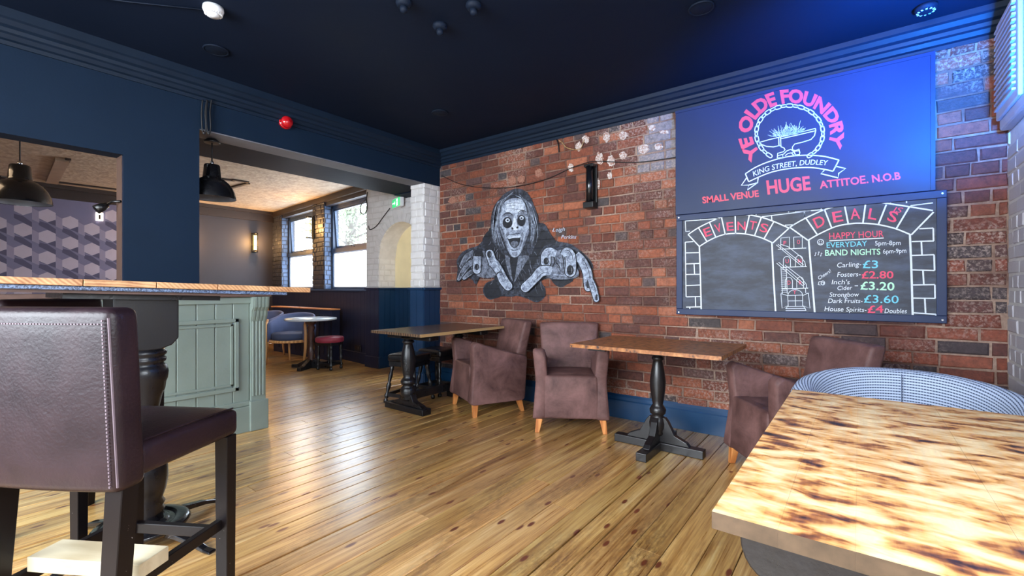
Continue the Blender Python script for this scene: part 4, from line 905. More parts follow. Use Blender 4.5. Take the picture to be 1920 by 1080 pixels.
# ================================================================ bar-room furniture
low_stool('round dark red low stool with black turned legs beside the round table', (-5.83, 3.47, 0), 0.3, M['red_seat'], True, w=0.178, h=0.45)
def round_table(label, loc, r=0.34, h=0.70, colmat='brown_turned'):
    t = thing('round_table', label, 'table', loc)
    MB().lathe([(r - 0.012, h - 0.03), (r, h - 0.024), (r, h - 0.006), (r - 0.006, h), (0.0001, h)], 48).build('tabletop', M['marble_top'], t, fix=False)
    MB().lathe([(0.04, 0.08), (0.055, 0.12), (0.04, 0.17), (0.055, 0.22), (0.035, 0.27), (0.035, 0.34), (0.05, 0.45), (0.04, 0.53), (0.055, 0.56), (0.04, 0.6), (0.075, 0.63), (0.08, h - 0.03)], 20).build('column', M[colmat], t, fix=False)
    for k in range(4):
        T = Matrix.Rotation(PI / 2 * k + 0.5, 4, 'Z'); MB().prism([(0.0, 0.0), (0.28, 0.0), (0.28, 0.045), (0.20, 0.05), (0.06, 0.12), (0.0, 0.14)], -0.03, 0.03, axis='y', T=T).build('foot', M['black_wood'], t, bevel=0.004)
    return t
round_table('round pale-topped table beside the red stool in the bar room', (-6.12, 3.36, 0))
round_table('round pale-topped table half hidden behind the bar counter pilaster', (-6.95, 2.45, 0), 0.3, 0.68)
def wood_tub(label, loc, rz):
    t = thing('tub_chair', label, 'tub chair', loc, rz, 'blue tub chairs with beech frames')
    n = 28; K = 7; vs = []; fs = []; R = 0.31
    for i in range(n + 1):
        s = i / n * 2 - 1; a = s * math.radians(108); zt = 0.74 - 0.13 * abs(s) ** 2.5; r = R * (1 + 0.04 * math.cos(a))
        ax, ay = math.sin(a), math.cos(a); ext = -0.06 * max(0, abs(s) - 0.8) / 0.2
        for r_, z in ((r, 0.33), (r + 0.01, 0.5), (r, zt - 0.02), (r - 0.02, zt), (r - 0.04, zt - 0.02), (r - 0.05, 0.5), (r - 0.045, 0.33)): vs.append((r_ * ax, r_ * ay + ext * 1.5, z))
    for i in range(n):
        for j in range(K): fs.append((i * K + j, (i + 1) * K + j, (i + 1) * K + (j + 1) % K, i * K + (j + 1) % K))
    fs += [tuple(range(K)), tuple(n * K + k for k in range(K))[::-1]]
    MB().add(vs, fs, True).build('shell', M['blue_velvet'], t)
    MB().lathe([(0.265, 0.36), (0.27, 0.44), (0.25, 0.46), (0.0001, 0.47)], 28, (0, -0.03, 0)).build('seat', M['blue_seat'], t, fix=False)
    m = MB(); m.tube([(0.29 * math.sin(a), 0.29 * math.cos(a) - 0.02, 0.345) for a in [2 * PI * k / 28 for k in range(28)]], 0.022, 6, True); m.build('seat_rail', M['beech'], t)
    for sx in (-1, 1):
        m = MB(); m.tube([(sx * 0.285, -0.21, 0.0), (sx * 0.30, -0.185, 0.25), (sx * 0.305, -0.19, 0.45), (sx * 0.30, -0.195, 0.58), (sx * 0.29, -0.17, 0.62)], [0.015, 0.022, 0.022, 0.02, 0.016], 8); m.build('leg', M['beech'], t)
        m = MB(); m.tube([(sx * 0.20, 0.26, 0.0), (sx * 0.19, 0.22, 0.34)], [0.014, 0.02], 8); m.build('leg', M['beech'], t)
    return t
wt = wood_tub('blue velvet tub chair with beech frame, fully seen behind the round table', (-6.75, 3.42, 0), face(0.55, -0.84))
dup(wt, (-7.75, 3.42, 0), face(0.35, -0.94), 'blue velvet tub chair with beech frame, half hidden behind the bar counter')
rc = thing('radiator_cover', 'low dark blue radiator cover with a brown wooden top under the windows', 'radiator cover', (-7.3, 3.98, 0))
MB().box(-8.3, -6.42, 3.86, 3.99, 0, 0.78).build('body', M['dark_panel'], rc, world=True)
MB().box(-8.32, -6.40, 3.82, 3.99, 0.78, 0.80).build('top', M['tan_leg'], rc, world=True, bevel=0.004)
for k in range(12): MB().box(-8.2 + k * 0.145, -8.09 + k * 0.145, 3.852, 3.862, 0.08, 0.70).build('slat', M['dark_panel'], rc, world=True)
p = on_y(3.96, 670, 653)
sk_ = thing('wall_socket', 'small brown double socket on the dark panelling', 'socket', p)
MB().box(-0.07, 0.07, 0.0, 0.014, -0.04, 0.04).build('plate', M['dark_brown'], sk_, bevel=0.003); MB().box(-0.045, -0.015, -0.006, 0, -0.015, 0.02).box(0.015, 0.045, -0.006, 0, -0.015, 0.02).build('switch', M['brown_ply'], sk_)
bk_ = thing('dining_chair', 'brown wooden chair back just visible past the bar counter pilaster', 'chair', (-8.66, 3.62, 0), 0.3)
for sx in (-1, 1): MB().frustum(sx * 0.19, 0.19, 0, 0.90, 0.035, 0.035, 0.03, 0.03).build('leg', M['tan_leg'], bk_); MB().frustum(sx * 0.19, -0.19, 0, 0.43, 0.035, 0.035, 0.04, 0.04).build('leg', M['tan_leg'], bk_)
MB().box(-0.21, 0.21, -0.21, 0.20, 0.43, 0.46).build('seat', M['tan_leg'], bk_, bevel=0.01)
for z in (0.62, 0.80): MB().box(-0.18, 0.18, 0.18, 0.20, z, z + 0.07).build('back_rail', M['tan_leg'], bk_, bevel=0.004)
# ================================================================ lamps
def pendant(label, loc, r, ztop):
    t = thing('pendant_lamp', label, 'pendant lamp', loc, 0, 'black dome pendant lamps'); k = r / 0.2
    prof = [(1.0, 0.0), (0.995, 0.08), (0.955, 0.30), (0.86, 0.53), (0.71, 0.74), (0.54, 0.89), (0.41, 0.95), (0.385, 0.99), (0.375, 1.05), (0.33, 1.55), (0.30, 1.60), (0.10, 1.62)]
    o = MB().lathe([(a * r, b * r) for a, b in prof], 40, caps=False).build('shade', M['steel_black'], t, fix=False)
    MB().lathe([(r * 0.36, 0.93 * r), (r * 0.52, r * 0.86), (r * 0.69, r * 0.71), (r * 0.835, r * 0.51), (r * 0.93, r * 0.29), (r * 0.98, 0.012 * r)], 40, caps=False).build('shade_lining', M['lamp_inner'], t, fix=False)
    MB().lathe([(0.05 * r, 1.6 * r), (0.08 * r, 1.63 * r), (0.08 * r, 1.75 * r), (0.03 * r, 1.8 * r)], 14).build('cord_grip', M['chrome'], t, fix=False)
    MB().lathe([(0.0001, 0.12 * r), (0.12 * r, 0.18 * r), (0.16 * r, 0.3 * r), (0.10 * r, 0.5 * r), (0.07 * r, 0.6 * r), (0.07 * r, 0.95 * r)], 16).build('bulb', M['lamp_inner'], t, fix=False)
    MB().tube([(0, 0, r * 1.75), (0, 0, ztop - loc[2])], 0.006, 6).build('cord', M['cable'], t)
    MB().lathe([(0.055, 0), (0.055, 0.012), (0.035, 0.03), (0.012, 0.04)][::-1], 20, (0, 0, ztop - loc[2] - 0.035)).build('ceiling_rose', M['black_plastic'], t)
    return t
pendant('large black dome pendant lamp hanging beyond the serving hatch', (-6.51, 0.61, 1.95), 0.23, ZB)
pendant('black dome pendant lamp hanging under the beam by the blue wall edge', (-4.05, 1.41, 1.825), 0.165, 2.295)
def sconce(loc, rz, label):
    t = thing('wall_lamp', label, 'wall lamp', loc, rz, 'amber glass wall lamps in the bar room')
    MB().box(-0.035, 0.035, -0.02, 0.0, -0.20, 0.20).build('backplate', M['black_plastic'], t, bevel=0.003)
    MB().lathe([(0.05, -0.19), (0.05, -0.17), (0.012, -0.165)], 16, (0, -0.085, 0)).build('base_cap', M['black_plastic'], t, fix=False)
    MB().lathe([(0.012, 0.165), (0.05, 0.17), (0.05, 0.19)], 16, (0, -0.085, 0)).build('top_cap', M['black_plastic'], t, fix=False)
    MB().lathe([(0.026, -0.14), (0.026, 0.14)], 14, (0, -0.085, 0)).build('amber_tube', M['bulb'], t, fix=False)
    m = MB()
    for k in range(6): a = PI / 3 * k; m.tube([(0.048 * math.cos(a), -0.085 + 0.048 * math.sin(a), z) for z in (-0.17, 0.17)], 0.0035, 5)
    for z in (-0.06, 0.06): m.tube([(0.05 * math.cos(a), -0.085 + 0.05 * math.sin(a), z) for a in [2 * PI * k / 16 for k in range(16)]], 0.003, 4, True)
    m.build('cage', M['black_plastic'], t)
    d = bpy.data.lights.new('amber_glow', 'POINT'); d.energy = 18; d.color = (1.0, 0.55, 0.2); d.shadow_soft_size = 0.05
    o = bpy.data.objects.new('amber_glow', d); COL.objects.link(o); o.parent = t; o.location = (0, -0.20, 0)
    return t
p = on_x(FX, 475, 456); sconce((FX, p.y, p.z), PI / 2, 'amber tube wall lamp on the charcoal far wall')
p = on_x(FX, 340, 452); sconce((FX, p.y, p.z), PI / 2, 'amber tube wall lamp on the far wall, hidden behind the blue pier')
r = ray(589, 428); tpar = (WO + wi * 0.0 - CP).dot(wn) / r.dot(wn); p = CP + r * tpar
sconce((p.x + wn.x * 0.008, p.y + wn.y * 0.008, p.z), math.atan2(-wn.x, wn.y) + PI, 'amber tube wall lamp on the brick pier between the windows')
p = on_x(FX + 0.006, 186, 407); t = thing('night_light', 'small glowing lamp high on the hexagon wallpaper', 'wall lamp', p)
MB().box(0, 0.03, -0.045, 0.045, -0.065, 0.065).build('shade', M['bulb_white'], t, bevel=0.01); MB().box(0.03, 0.034, -0.012, 0.012, -0.04, 0.03).build('bracket', M['dark_brown'], t)
# ================================================================ fittings
def disc_thing(name, label, cat, loc, prof, mat, extra=None, group=None, seg=28):
    t = thing(name, label, cat, loc, 0, group); MB().lathe(prof, seg).build('body', mat, t, fix=True)
    if extra: extra(t)
    return t
def rim(r, z, mat):
    def f(t): MB().tube([(r * math.cos(a), r * math.sin(a), z) for a in [2 * PI * k / 28 for k in range(28)]], 0.006, 6, True).build('rim', mat, t)
    return f
p = on_z(ZC, 405, 93); disc_thing('ceiling_speaker', 'round painted-over ceiling speaker above the hatch wall', 'speaker', p, [(0.07, 0.0), (0.07, -0.006), (0.06, -0.010), (0.0001, -0.008)], M['grey_plastic'], rim(0.068, -0.006, M['grey_plastic']), 'flush ceiling speakers')
p = on_z(ZC, 825, 211); disc_thing('ceiling_speaker', 'round painted-over ceiling speaker towards the far corner', 'speaker', p, [(0.07, 0.0), (0.07, -0.006), (0.06, -0.010), (0.0001, -0.008)], M['grey_plastic'], rim(0.068, -0.006, M['grey_plastic']), 'flush ceiling speakers')
p = on_z(ZC, 1315, 14); disc_thing('ceiling_speaker', 'round painted-over ceiling speaker in front of the sign', 'speaker', p, [(0.065, 0.0), (0.065, -0.006), (0.055, -0.010), (0.0001, -0.008)], M['grey_plastic'], rim(0.063, -0.006, M['grey_plastic']), 'flush ceiling speakers')
def det(t):
    MB().lathe([(0.022, -0.03), (0.020, -0.055), (0.008, -0.062), (0.0001, -0.064)], 14).build('sensor_head', M['grey_plastic'], t)
for (px, py), lab in (((825, 47), 'small painted sensor on the ceiling, lowest of the three'), ((888, 8), 'small painted sensor on the ceiling, at the top edge, right of its neighbour'), ((757, 3), 'small painted sensor on the ceiling, at the top edge, leftmost of the three')):
    disc_thing('ceiling_sensor', lab, 'sensor', on_z(ZC, px, py), [(0.042, 0.0), (0.044, -0.012), (0.036, -0.028), (0.024, -0.032), (0.0001, -0.032)], M['grey_plastic'], det, 'painted ceiling sensors')
p = on_z(ZC, 1736, 12)
def sp(t):
    for k in range(12): a = 2 * PI * k / 12; MB().box(-0.004, 0.004, 0.026, 0.040, -0.034, -0.028, Matrix.Rotation(a, 4, 'Z')).build('vane', M['white_plastic'], t)
disc_thing('smoke_detector', 'round smoke detector on the blue-lit ceiling corner', 'smoke detector', p, [(0.05, 0.0), (0.052, -0.016), (0.042, -0.030), (0.024, -0.036), (0.0001, -0.036)], M['grey_plastic'], sp)
p = on_z(ZC, 400, 14)
def sm_(t):
    for k in range(20): a = 2 * PI * k / 20; MB().box(-0.0035, 0.0035, 0.034, 0.044, -0.042, -0.030, Matrix.Rotation(a, 4, 'Z')).build('vane', M['white_plastic'], t)
    MB().tube([(-0.045, -0.02, -0.008), (-0.3, -0.3, -0.006), (-0.55, -0.62, -0.006)], 0.004, 6).build('cable', M['grey_plastic'], t)
    MB().lathe([(0.032, -0.038), (0.028, -0.052), (0.0001, -0.055)], 24).build('cap', M['white_plastic'], t)
disc_thing('smoke_alarm', 'white round smoke alarm on the dark ceiling', 'smoke alarm', p, [(0.050, 0.0), (0.052, -0.018), (0.046, -0.032), (0.034, -0.040), (0.0001, -0.040)], M['white_plastic'], sm_)
p = on_x(XL, 534, 231); t = thing('alarm_beacon', 'red round alarm sounder on the navy beam', 'alarm', p)
TX = Matrix.Rotation(PI / 2, 4, 'Y')
MB().lathe([(0.055, 0.0), (0.055, 0.02), (0.05, 0.024)], 24, T=TX).build('base', M['red_plastic'], t); MB().lathe([(0.05, 0.024), (0.048, 0.05), (0.034, 0.07), (0.0001, 0.078)], 24, T=TX).build('lens', M['red_plastic'], t)
# exit sign (box lamp) over the arch
p = on_y(AY - 0.03, 745, 381); t = thing('exit_sign', 'small green running-man exit sign over the arched recess', 'sign', p, -0.35)
MB().box(-0.17, 0.17, -0.02, 0.03, -0.065, 0.065).build('housing', M['white_plastic'], t, bevel=0.004)
MB().box(-0.16, 0.16, -0.0235, -0.0205, -0.055, 0.055).build('face', M['exit_green'], t)
m = MB(); f = lambda pts: m.add([(x, -0.0245, z) for x, z in pts], [tuple(range(len(pts)))])
f([(0.02, -0.045), (0.09, -0.045), (0.09, 0.045), (0.02, 0.045)]); f([(-0.02, -0.008), (-0.05, -0.03), (-0.05, -0.008), (-0.13, -0.008), (-0.13, 0.008), (-0.05, 0.008), (-0.05, 0.03), (-0.02, 0.008)])
m.build('pictogram', M['exit_white'], t, fix=False)
m = MB(); MM = lambda pts: m.add([(x, -0.0252, z) for x, z in pts], [tuple(range(len(pts)))])
MM([(0.05 + 0.009 * math.cos(a), 0.033 + 0.009 * math.sin(a)) for a in [2 * PI * k / 10 for k in range(10)]]); MM([(0.045, 0.02), (0.062, 0.018), (0.058, -0.008), (0.046, -0.006)]); MM([(0.058, -0.006), (0.075, -0.02), (0.070, -0.026), (0.05, -0.008)]); MM([(0.048, -0.006), (0.035, -0.036), (0.044, -0.038), (0.058, -0.01)]); MM([(0.06, 0.018), (0.08, 0.004), (0.076, 0.0), (0.058, 0.01)]); MM([(0.047, 0.018), (0.03, 0.0), (0.035, -0.004), (0.05, 0.01)])
m.build('running_figure', M['exit_green'], t, fix=False)
# wall heater bar
a = on_y(YB - 0.09, 1092, 392); b = on_y(YB - 0.09, 1116, 305); cx_, z0_, z1_ = (a.x + b.x) / 2, a.z, b.z
t = thing('wall_light', 'black vertical tube wall light on the brick wall above the mural', 'wall light', (cx_, YB, z0_))
hh = z1_ - z0_; MB().box(-0.05, 0.05, -0.035, -0.012, 0, hh).build('backplate', M['black_plastic'], t, bevel=0.003)
MB().lathe([(0.032, 0.06), (0.032, hh - 0.02)], 18, (0, -0.075, 0)).build('tube', M['steel_black'], t); MB().box(-0.05, 0.05, -0.11, -0.03, 0, 0.055).build('end_cap', M['black_plastic'], t, bevel=0.006); MB().box(-0.045, 0.045, -0.10, -0.03, hh - 0.03, hh).build('end_cap', M['black_plastic'], t, bevel=0.006)
# cables
def wire(name, label, pts, r=0.004, mat='cable'):
    o = MB().tube(pts, r, 6).build(name, M[mat]); return tag(o, label, 'cable')
def spline(pts, n=8):
    out = []; P = [Vector(p) for p in pts]; P = [P[0]] + P + [P[-1]]
    for i in range(1, len(P) - 2):
        for k in range(n):
            t = k / n; a, b, c, d = P[i - 1], P[i], P[i + 1], P[i + 2]
            out.append(0.5 * ((2 * b) + (c - a) * t + (2 * a - 5 * b + 4 * c - d) * t * t + (3 * b - a - 3 * c + d) * t ** 3))
    out.append(P[-2]); return out
wy = YB - 0.022
wire('wall_cable', 'black cable sagging across the brick wall over the mural to the sign', spline([on_y(wy, x, y) for x, y in ((828, 330), (865, 346), (915, 353), (970, 350), (1025, 336), (1065, 318), (1098, 306), (1120, 303), (1190, 305), (1250, 298), (1272, 294))]), 0.0035)
wire('wall_cable', 'short beige cable loop under the cornice, left of the sign', spline([on_y(wy, x, y) for x, y in ((1048, 264), (1054, 268), (1062, 277), (1078, 281), (1088, 279), (1096, 262))]), 0.004, 'edge_wood')
wire('wall_cable', 'short black cable end hanging from the cornice above the mural', spline([on_y(wy, x, y) for x, y in ((1044, 262), (1047, 272), (1048, 286))]), 0.006)
for i, (dx, lab) in enumerate(((0, 'black cable loop hanging at the edge of the blue pier, left of two'), (9, 'black cable loop hanging at the edge of the blue pier, right of two'))):
    wire('hanging_cable', lab, spline([on_x(XL + 0.03, x + dx, y) for x, y in ((380, 188), (378, 210), (379, 240), (383, 252), (386, 240), (385, 210), (388, 188))]), 0.006)
wire('wall_cable', 'thin dark cable looped at the upper right corner of the right window', spline([on_y(AY - 0.02, x, y) for x, y in ((689, 360), (686, 375), (677, 385), (676, 398), (683, 402), (688, 392), (687, 372))]), 0.007)
wire('wall_cable', 'dark cable running down the white brick from the exit sign', spline([on_y(AY - 0.02, x, y) for x, y in ((731, 391), (718, 408), (706, 424), (694, 431), (691, 424))]), 0.006)
t = thing('spotlight', 'small black clip-on spotlight at the edge of the hatch', 'spotlight', on_y(HY - 0.01, 226, 378))
MB().tube([(0, 0, 0), (-0.05, -0.03, 0.0), (-0.09, -0.05, -0.02)], 0.009, 6).build('arm', M['black_plastic'], t); MB().lathe([(0.018, 0), (0.028, 0.03), (0.03, 0.07)], 14, T=Matrix.Translation((-0.09, -0.05, -0.02)) @ Matrix.Rotation(2.2, 4, 'X')).build('head', M['black_plastic'], t)
# tree outside the right window
t = thing('tree', 'pale leafy tree outside the right window', 'tree', (-12.2, 7.9, -0.5)); q = random.Random(4)
MB().tube(spline([(0, 0, 0), (0.1, 0, 1.5), (-0.1, 0.1, 3), (0.2, 0, 5)]), 0.16, 10).build('trunk', M['bark'], t)
m = MB()
for k in range(26):
    z = q.uniform(1.8, 4.8); a = q.uniform(0, 2 * PI); L = q.uniform(0.8, 1.9); m.tube([(0, 0, z), (L * 0.5 * math.cos(a), L * 0.5 * math.sin(a), z + 0.4), (L * math.cos(a), L * math.sin(a), z + 0.5 + q.uniform(-.3, .4))], [0.04, 0.025, 0.01], 5)
o = m.build('branches', M['bark'], t); o['kind'] = 'stuff'
m = MB()
for k in range(5200):
    d = Vector((q.gauss(0, 1), q.gauss(0, 1), q.gauss(0, 0.8))); d.normalize(); c = Vector((0, 0, 3.9)) + d * (q.random() ** 0.5) * 1.9; s = q.uniform(0.03, 0.06)
    e1 = Vector((q.uniform(-1, 1), q.uniform(-1, 1), q.uniform(-1, 1))).normalized() * s; e2 = e1.orthogonal().normalized() * s * 0.5
    m.add([c - e1, c + e2, c + e1, c - e2], [(0, 1, 2, 3)])
o = m.build('leaves', M['leaf'], t, fix=False); o['kind'] = 'stuff'
# ================================================================ painting and lettering (flat, on the wall and boards)
def catmull(pts, n=5, closed=True):
    out = []; k = len(pts)
    rng_ = range(k) if closed else range(k - 1)
    for i in rng_:
        g = (lambda j: pts[j % k]) if closed else (lambda j: pts[max(0, min(k - 1, j))])
        a, b, c, d = [Vector(g(j) + (0,)) if len(g(j)) == 2 else Vector(g(j)) for j in (i - 1, i, i + 1, i + 2)]
        for s in range(n):
            t = s / n; v = 0.5 * ((2 * b) + (c - a) * t + (2 * a - 5 * b + 4 * c - d) * t * t + (3 * b - a - 3 * c + d) * t ** 3); out.append((v.x, v.y))
    if not closed: out.append(pts[-1])
    return out
def stroke(m, pts, w, Y, closed=False, taper=False):
    """painted line of width w (m) through pixels pts on the plane y=Y"""
    P = [on_y(Y, *p) for p in pts]; k = len(P)
    if closed: P.append(P[0]); k += 1
    L, R_ = [], []
    for i in range(k):
        if closed and i in (0, k - 1): d = P[1] - P[-2]
        else: d = P[min(i + 1, k - 1)] - P[max(i - 1, 0)]
        if d.length < 1e-9: d = Vector((1, 0, 0))
        d.normalize(); nn = Vector((-d.z, 0, d.x)); ww_ = w / 2 * (math.sin(PI * (i + 0.4) / (k - 0.2)) ** 0.6 if taper else 1)
        L.append(P[i] + nn * ww_); R_.append(P[i] - nn * ww_)
    m.add(L + R_, [(i, i + 1, k + i + 1, k + i) for i in range(k - 1)])
def fill(m, pts, Y):
    from mathutils.geometry import tessellate_polygon
    P = [on_y(Y, *p) for p in pts]; tr_ = tessellate_polygon([P]); m.add(P, [tuple(t) for t in tr_])
def fixn(m):       # faces towards -Y
    for i, f_ in enumerate(m.f):
        a, b, c = m.v[f_[0]], m.v[f_[1]], m.v[f_[2]]
        if (b - a).cross(c - a).y > 0: m.f[i] = f_[::-1]
    return m
_tc = {}
def text_geo(txt, bold=0.0, shear=0.0, space=1.0):
    key = (txt, bold, shear, space)
    if key in _tc: return _tc[key]
    cu = bpy.data.curves.new('lettering', 'FONT'); cu.body = txt; cu.offset = bold; cu.shear = shear; cu.space_character = space; cu.resolution_u = 3
    o = bpy.data.objects.new('lettering', cu); COL.objects.link(o); dg = bpy.context.evaluated_depsgraph_get(); me = o.evaluated_get(dg).to_mesh()
    V = [(v.co.x, v.co.y) for v in me.vertices]; Fc = [tuple(p.vertices) for p in me.polygons]
    o.evaluated_get(dg).to_mesh_clear(); bpy.data.objects.remove(o); bpy.data.curves.remove(cu)
    _tc[key] = (V, Fc); return V, Fc
CAPH = 0.70
def warp(m, txt, base, h, Y, bold=0.0, shear=0.0, space=1.0, up=None):
    """text along the pixel polyline base, capital height h pixels"""
    V, Fc = text_geo(txt, bold, shear, space); x0 = min(v[0] for v in V); x1 = max(v[0] for v in V)
    B = [Vector(p + (0,)) for p in base]; seg = [0]
    for a, b in zip(B[:-1], B[1:]): seg.append(seg[-1] + (b - a).length)
    T_ = seg[-1]; out = []
    for x, y in V:
        s = (x - x0) / (x1 - x0) * T_; i = 0
        while i < len(B) - 2 and seg[i + 1] < s: i += 1
        t = (s - seg[i]) / (seg[i + 1] - seg[i]); p = B[i].lerp(B[i + 1], t)
        def nrm(j):
            d = B[min(j + 1, len(B) - 1)] - B[max(j - 1, 0)]; d.normalize(); return Vector((d.y, -d.x, 0))
        if up: nn = Vector(up + (0,))
        else: nn = nrm(i).lerp(nrm(i + 1), t)
        hh_ = h(s / T_) if callable(h) else h
        p = p + nn * (y / CAPH * hh_); out.append(on_y(Y, p.x, p.y))
    m.add(out, Fc)
def Z(ox, oy, sc): return lambda pts: [(ox + x / sc, oy + y / sc) for x, y in pts]
# ---------------------------------------------------------------- mural
Y0 = YB - 0.0165
mu = thing('mural', 'grey and black mural of a shouting long-haired figure in round glasses on the bricks', 'mural', (-2.75, YB, 1.0))
z5 = Z(830, 330, 4.0); lay = [Y0]
def L_(): lay[0] -= 0.00035; return lay[0]
def part(name, mat, fn):
    m = MB(); fn(m, L_()); return fixn(m).build(name, M[mat], mu, world=True, fix=False)
def poly(name, mat, pts, n=4): return part(name, mat, lambda m, y: fill(m, catmull(z5(pts), n), y))
qq = random.Random(11)
def caps(p0, p1, r0, r1, n=8):
    a = math.atan2(p1[1] - p0[1], p1[0] - p0[0]); out = []
    for k in range(n + 1): t = a + PI / 2 + PI * k / n; out.append((p0[0] + r0 * math.cos(t), p0[1] + r0 * math.sin(t)))
    for k in range(n + 1): t = a - PI / 2 + PI * k / n; out.append((p1[0] + r1 * math.cos(t), p1[1] + r1 * math.sin(t)))
    return out
coat = [(112, 700), (104, 640), (140, 580), (200, 545), (270, 520), (330, 440), (370, 370), (480, 300), (600, 300), (715, 350), (765, 362), (800, 420), (850, 488), (940, 505), (1010, 545), (1075, 600), (1120, 655), (1122, 700), (1040, 690), (985, 770), (940, 810), (885, 838), (835, 810), (800, 770), (740, 790), (770, 850), (768, 905), (725, 945), (690, 948), (640, 925), (560, 900), (520, 908), (430, 905), (360, 930), (318, 905), (302, 860), (325, 805), (390, 775), (330, 740), (280, 760), (262, 800), (242, 812), (215, 775), (160, 770), (104, 798)]
poly('coat', 'm_dark', coat, 3)
part('coat_folds', 'm_black', lambda m, y: [fill(m, catmull(z5(p), 4), y) for p in ([(300, 470), (380, 400), (440, 560), (500, 640), (520, 760), (470, 700), (400, 600), (330, 545)], [(600, 640), (680, 560), (720, 400), (800, 440), (850, 500), (760, 530), (700, 640), (640, 760), (560, 800), (545, 720)], [(990, 560), (1070, 610), (1118, 665), (1118, 695), (1060, 660), (1005, 600)], [(310, 850), (350, 800), (400, 800), (440, 900), (340, 920)], [(640, 870), (700, 800), (760, 840), (760, 910), (700, 935), (650, 915)], [(820, 780), (980, 780), (885, 832)], [(120, 640), (160, 590), (210, 560), (200, 620), (150, 690)])])
def folds(m, y):
    for k in range(60):
        x = qq.uniform(330, 760); yy = qq.uniform(480, 860); a = (1.9 if x < 540 else 1.2) + qq.uniform(-.3, .3); L = qq.uniform(30, 90)
        c = [(x, yy), (x + L * 0.5 * math.cos(a) + qq.uniform(-8, 8), yy + L * .5 * math.sin(a)), (x + L * math.cos(a), yy + L * math.sin(a))]
        if 430 < x < 640 and yy < 620: continue
        if yy + L > 900: continue
        stroke(m, catmull(z5(c), 4, False), qq.uniform(0.003, 0.009), y, taper=True)
part('coat_highlights', 'm_mid', folds)
poly('lapel', 'm_mid', [(575, 600), (620, 585), (640, 620), (600, 690), (560, 760), (535, 800), (540, 720)])
poly('lapel', 'm_mid', [(470, 590), (505, 620), (520, 680), (528, 790), (500, 740), (475, 660)])
poly('shirt', 'm_black', [(505, 615), (560, 612), (555, 680), (532, 800), (515, 720)])
poly('hair', 'm_dark', [(555, 96), (600, 105), (645, 140), (672, 190), (690, 240), (712, 300), (722, 370), (735, 420), (715, 470), (690, 520), (650, 580), (600, 600), (500, 600), (455, 590), (430, 560), (395, 540), (372, 490), (362, 420), (360, 350), (366, 290), (385, 230), (420, 180), (470, 130), (520, 105)])
def hairs(cnt, wmin, wmax):
    def f_(m, y):
        for k in range(cnt):
            s = qq.random(); side = -1 if k % 2 else 1; top = qq.uniform(-20, 20)
            if side < 0: p = [(530 + top, 115 + 40 * s), (455 - 45 * s, 200), (425 - 50 * s, 330), (430 - 55 * s, 440), (470 - 70 * s, 545 + 25 * qq.random())]
            else: p = [(545 + top, 115 + 40 * s), (625 + 30 * s, 210), (650 + 45 * s, 320), (655 + 60 * s, 420), (640 + 50 * s, 520 + 40 * qq.random())]
            a, b = sorted((qq.random(), qq.random())); c = catmull(z5([(x + qq.uniform(-6, 6), yy) for x, yy in p]), 6, False); i0, i1 = int(a * len(c)), int(b * len(c))
            if i1 - i0 > 4: stroke(m, c[i0:i1], qq.uniform(wmin, wmax), y, taper=True)
    return f_
part('hair_strands', 'm_black', hairs(110, 0.006, 0.014)); part('hair_strands', 'm_light', hairs(80, 0.003, 0.006)); part('hair_strands', 'm_mid', hairs(30, 0.002, 0.005))
poly('face', 'm_light', [(545, 168), (590, 176), (618, 215), (632, 270), (642, 340), (646, 410), (630, 470), (607, 530), (580, 585), (545, 612), (512, 600), (485, 550), (468, 490), (445, 440), (430, 390), (428, 330), (438, 270), (460, 205), (500, 176)])
poly('forehead', 'm_pale', [(500, 200), (560, 185), (600, 205), (610, 260), (560, 280), (500, 275), (470, 265), (475, 225)])
part('face_shading', 'm_mid', lambda m, y: [fill(m, catmull(z5(p), 4), y) for p in ([(432, 380), (450, 400), (470, 460), (490, 540), (475, 520), (445, 440)], [(640, 400), (622, 440), (600, 520), (585, 570), (615, 510), (644, 420)], [(455, 285), (500, 272), (530, 300), (522, 330), (480, 300), (450, 310)], [(560, 295), (600, 262), (632, 285), (636, 310), (600, 290), (565, 320)], [(478, 430), (500, 420), (492, 480), (510, 540), (495, 530), (480, 480)], [(590, 430), (608, 440), (600, 490), (575, 545), (585, 500)], [(520, 575), (560, 572), (550, 598), (530, 598)])])
part('forehead_lines', 'm_mid', lambda m, y: [stroke(m, catmull(z5(p), 4, False), 0.004, y, taper=True) for p in ([(475, 232), (520, 222), (560, 228), (605, 224)], [(470, 252), (510, 246), (555, 252), (610, 250)], [(480, 212), (530, 204), (595, 208)], [(540, 170), (536, 220), (541, 280)])])
part('eyebrows', 'm_black', lambda m, y: [stroke(m, catmull(z5(p), 4, False), 0.010, y, taper=True) for p in ([(452, 300), (475, 282), (505, 282), (528, 300)], [(562, 285), (585, 263), (610, 262), (632, 275)])])
for ge in ((486, 352, 35, 42), (590, 336, 31, 42)): part('glasses_lens', 'm_black', lambda m, y: [fill(m, z5([(cx + rx * math.cos(t), cy + ry * math.sin(t)) for t in [2 * PI * k / 24 for k in range(24)]]), y) for cx, cy, rx, ry in (ge,)])
part('glasses_rim', 'm_mid', lambda m, y: [stroke(m, z5([(cx + rx * math.cos(t), cy + ry * math.sin(t)) for t in [2 * PI * k / 24 for k in range(24)]]), 0.0035, y, closed=True) for cx, cy, rx, ry in ((486, 352, 36, 43), (590, 336, 32, 43))] + [stroke(m, z5([(520, 335), (540, 326), (560, 328)]), 0.004, y), stroke(m, z5([(622, 330), (645, 322)]), 0.004, y)])
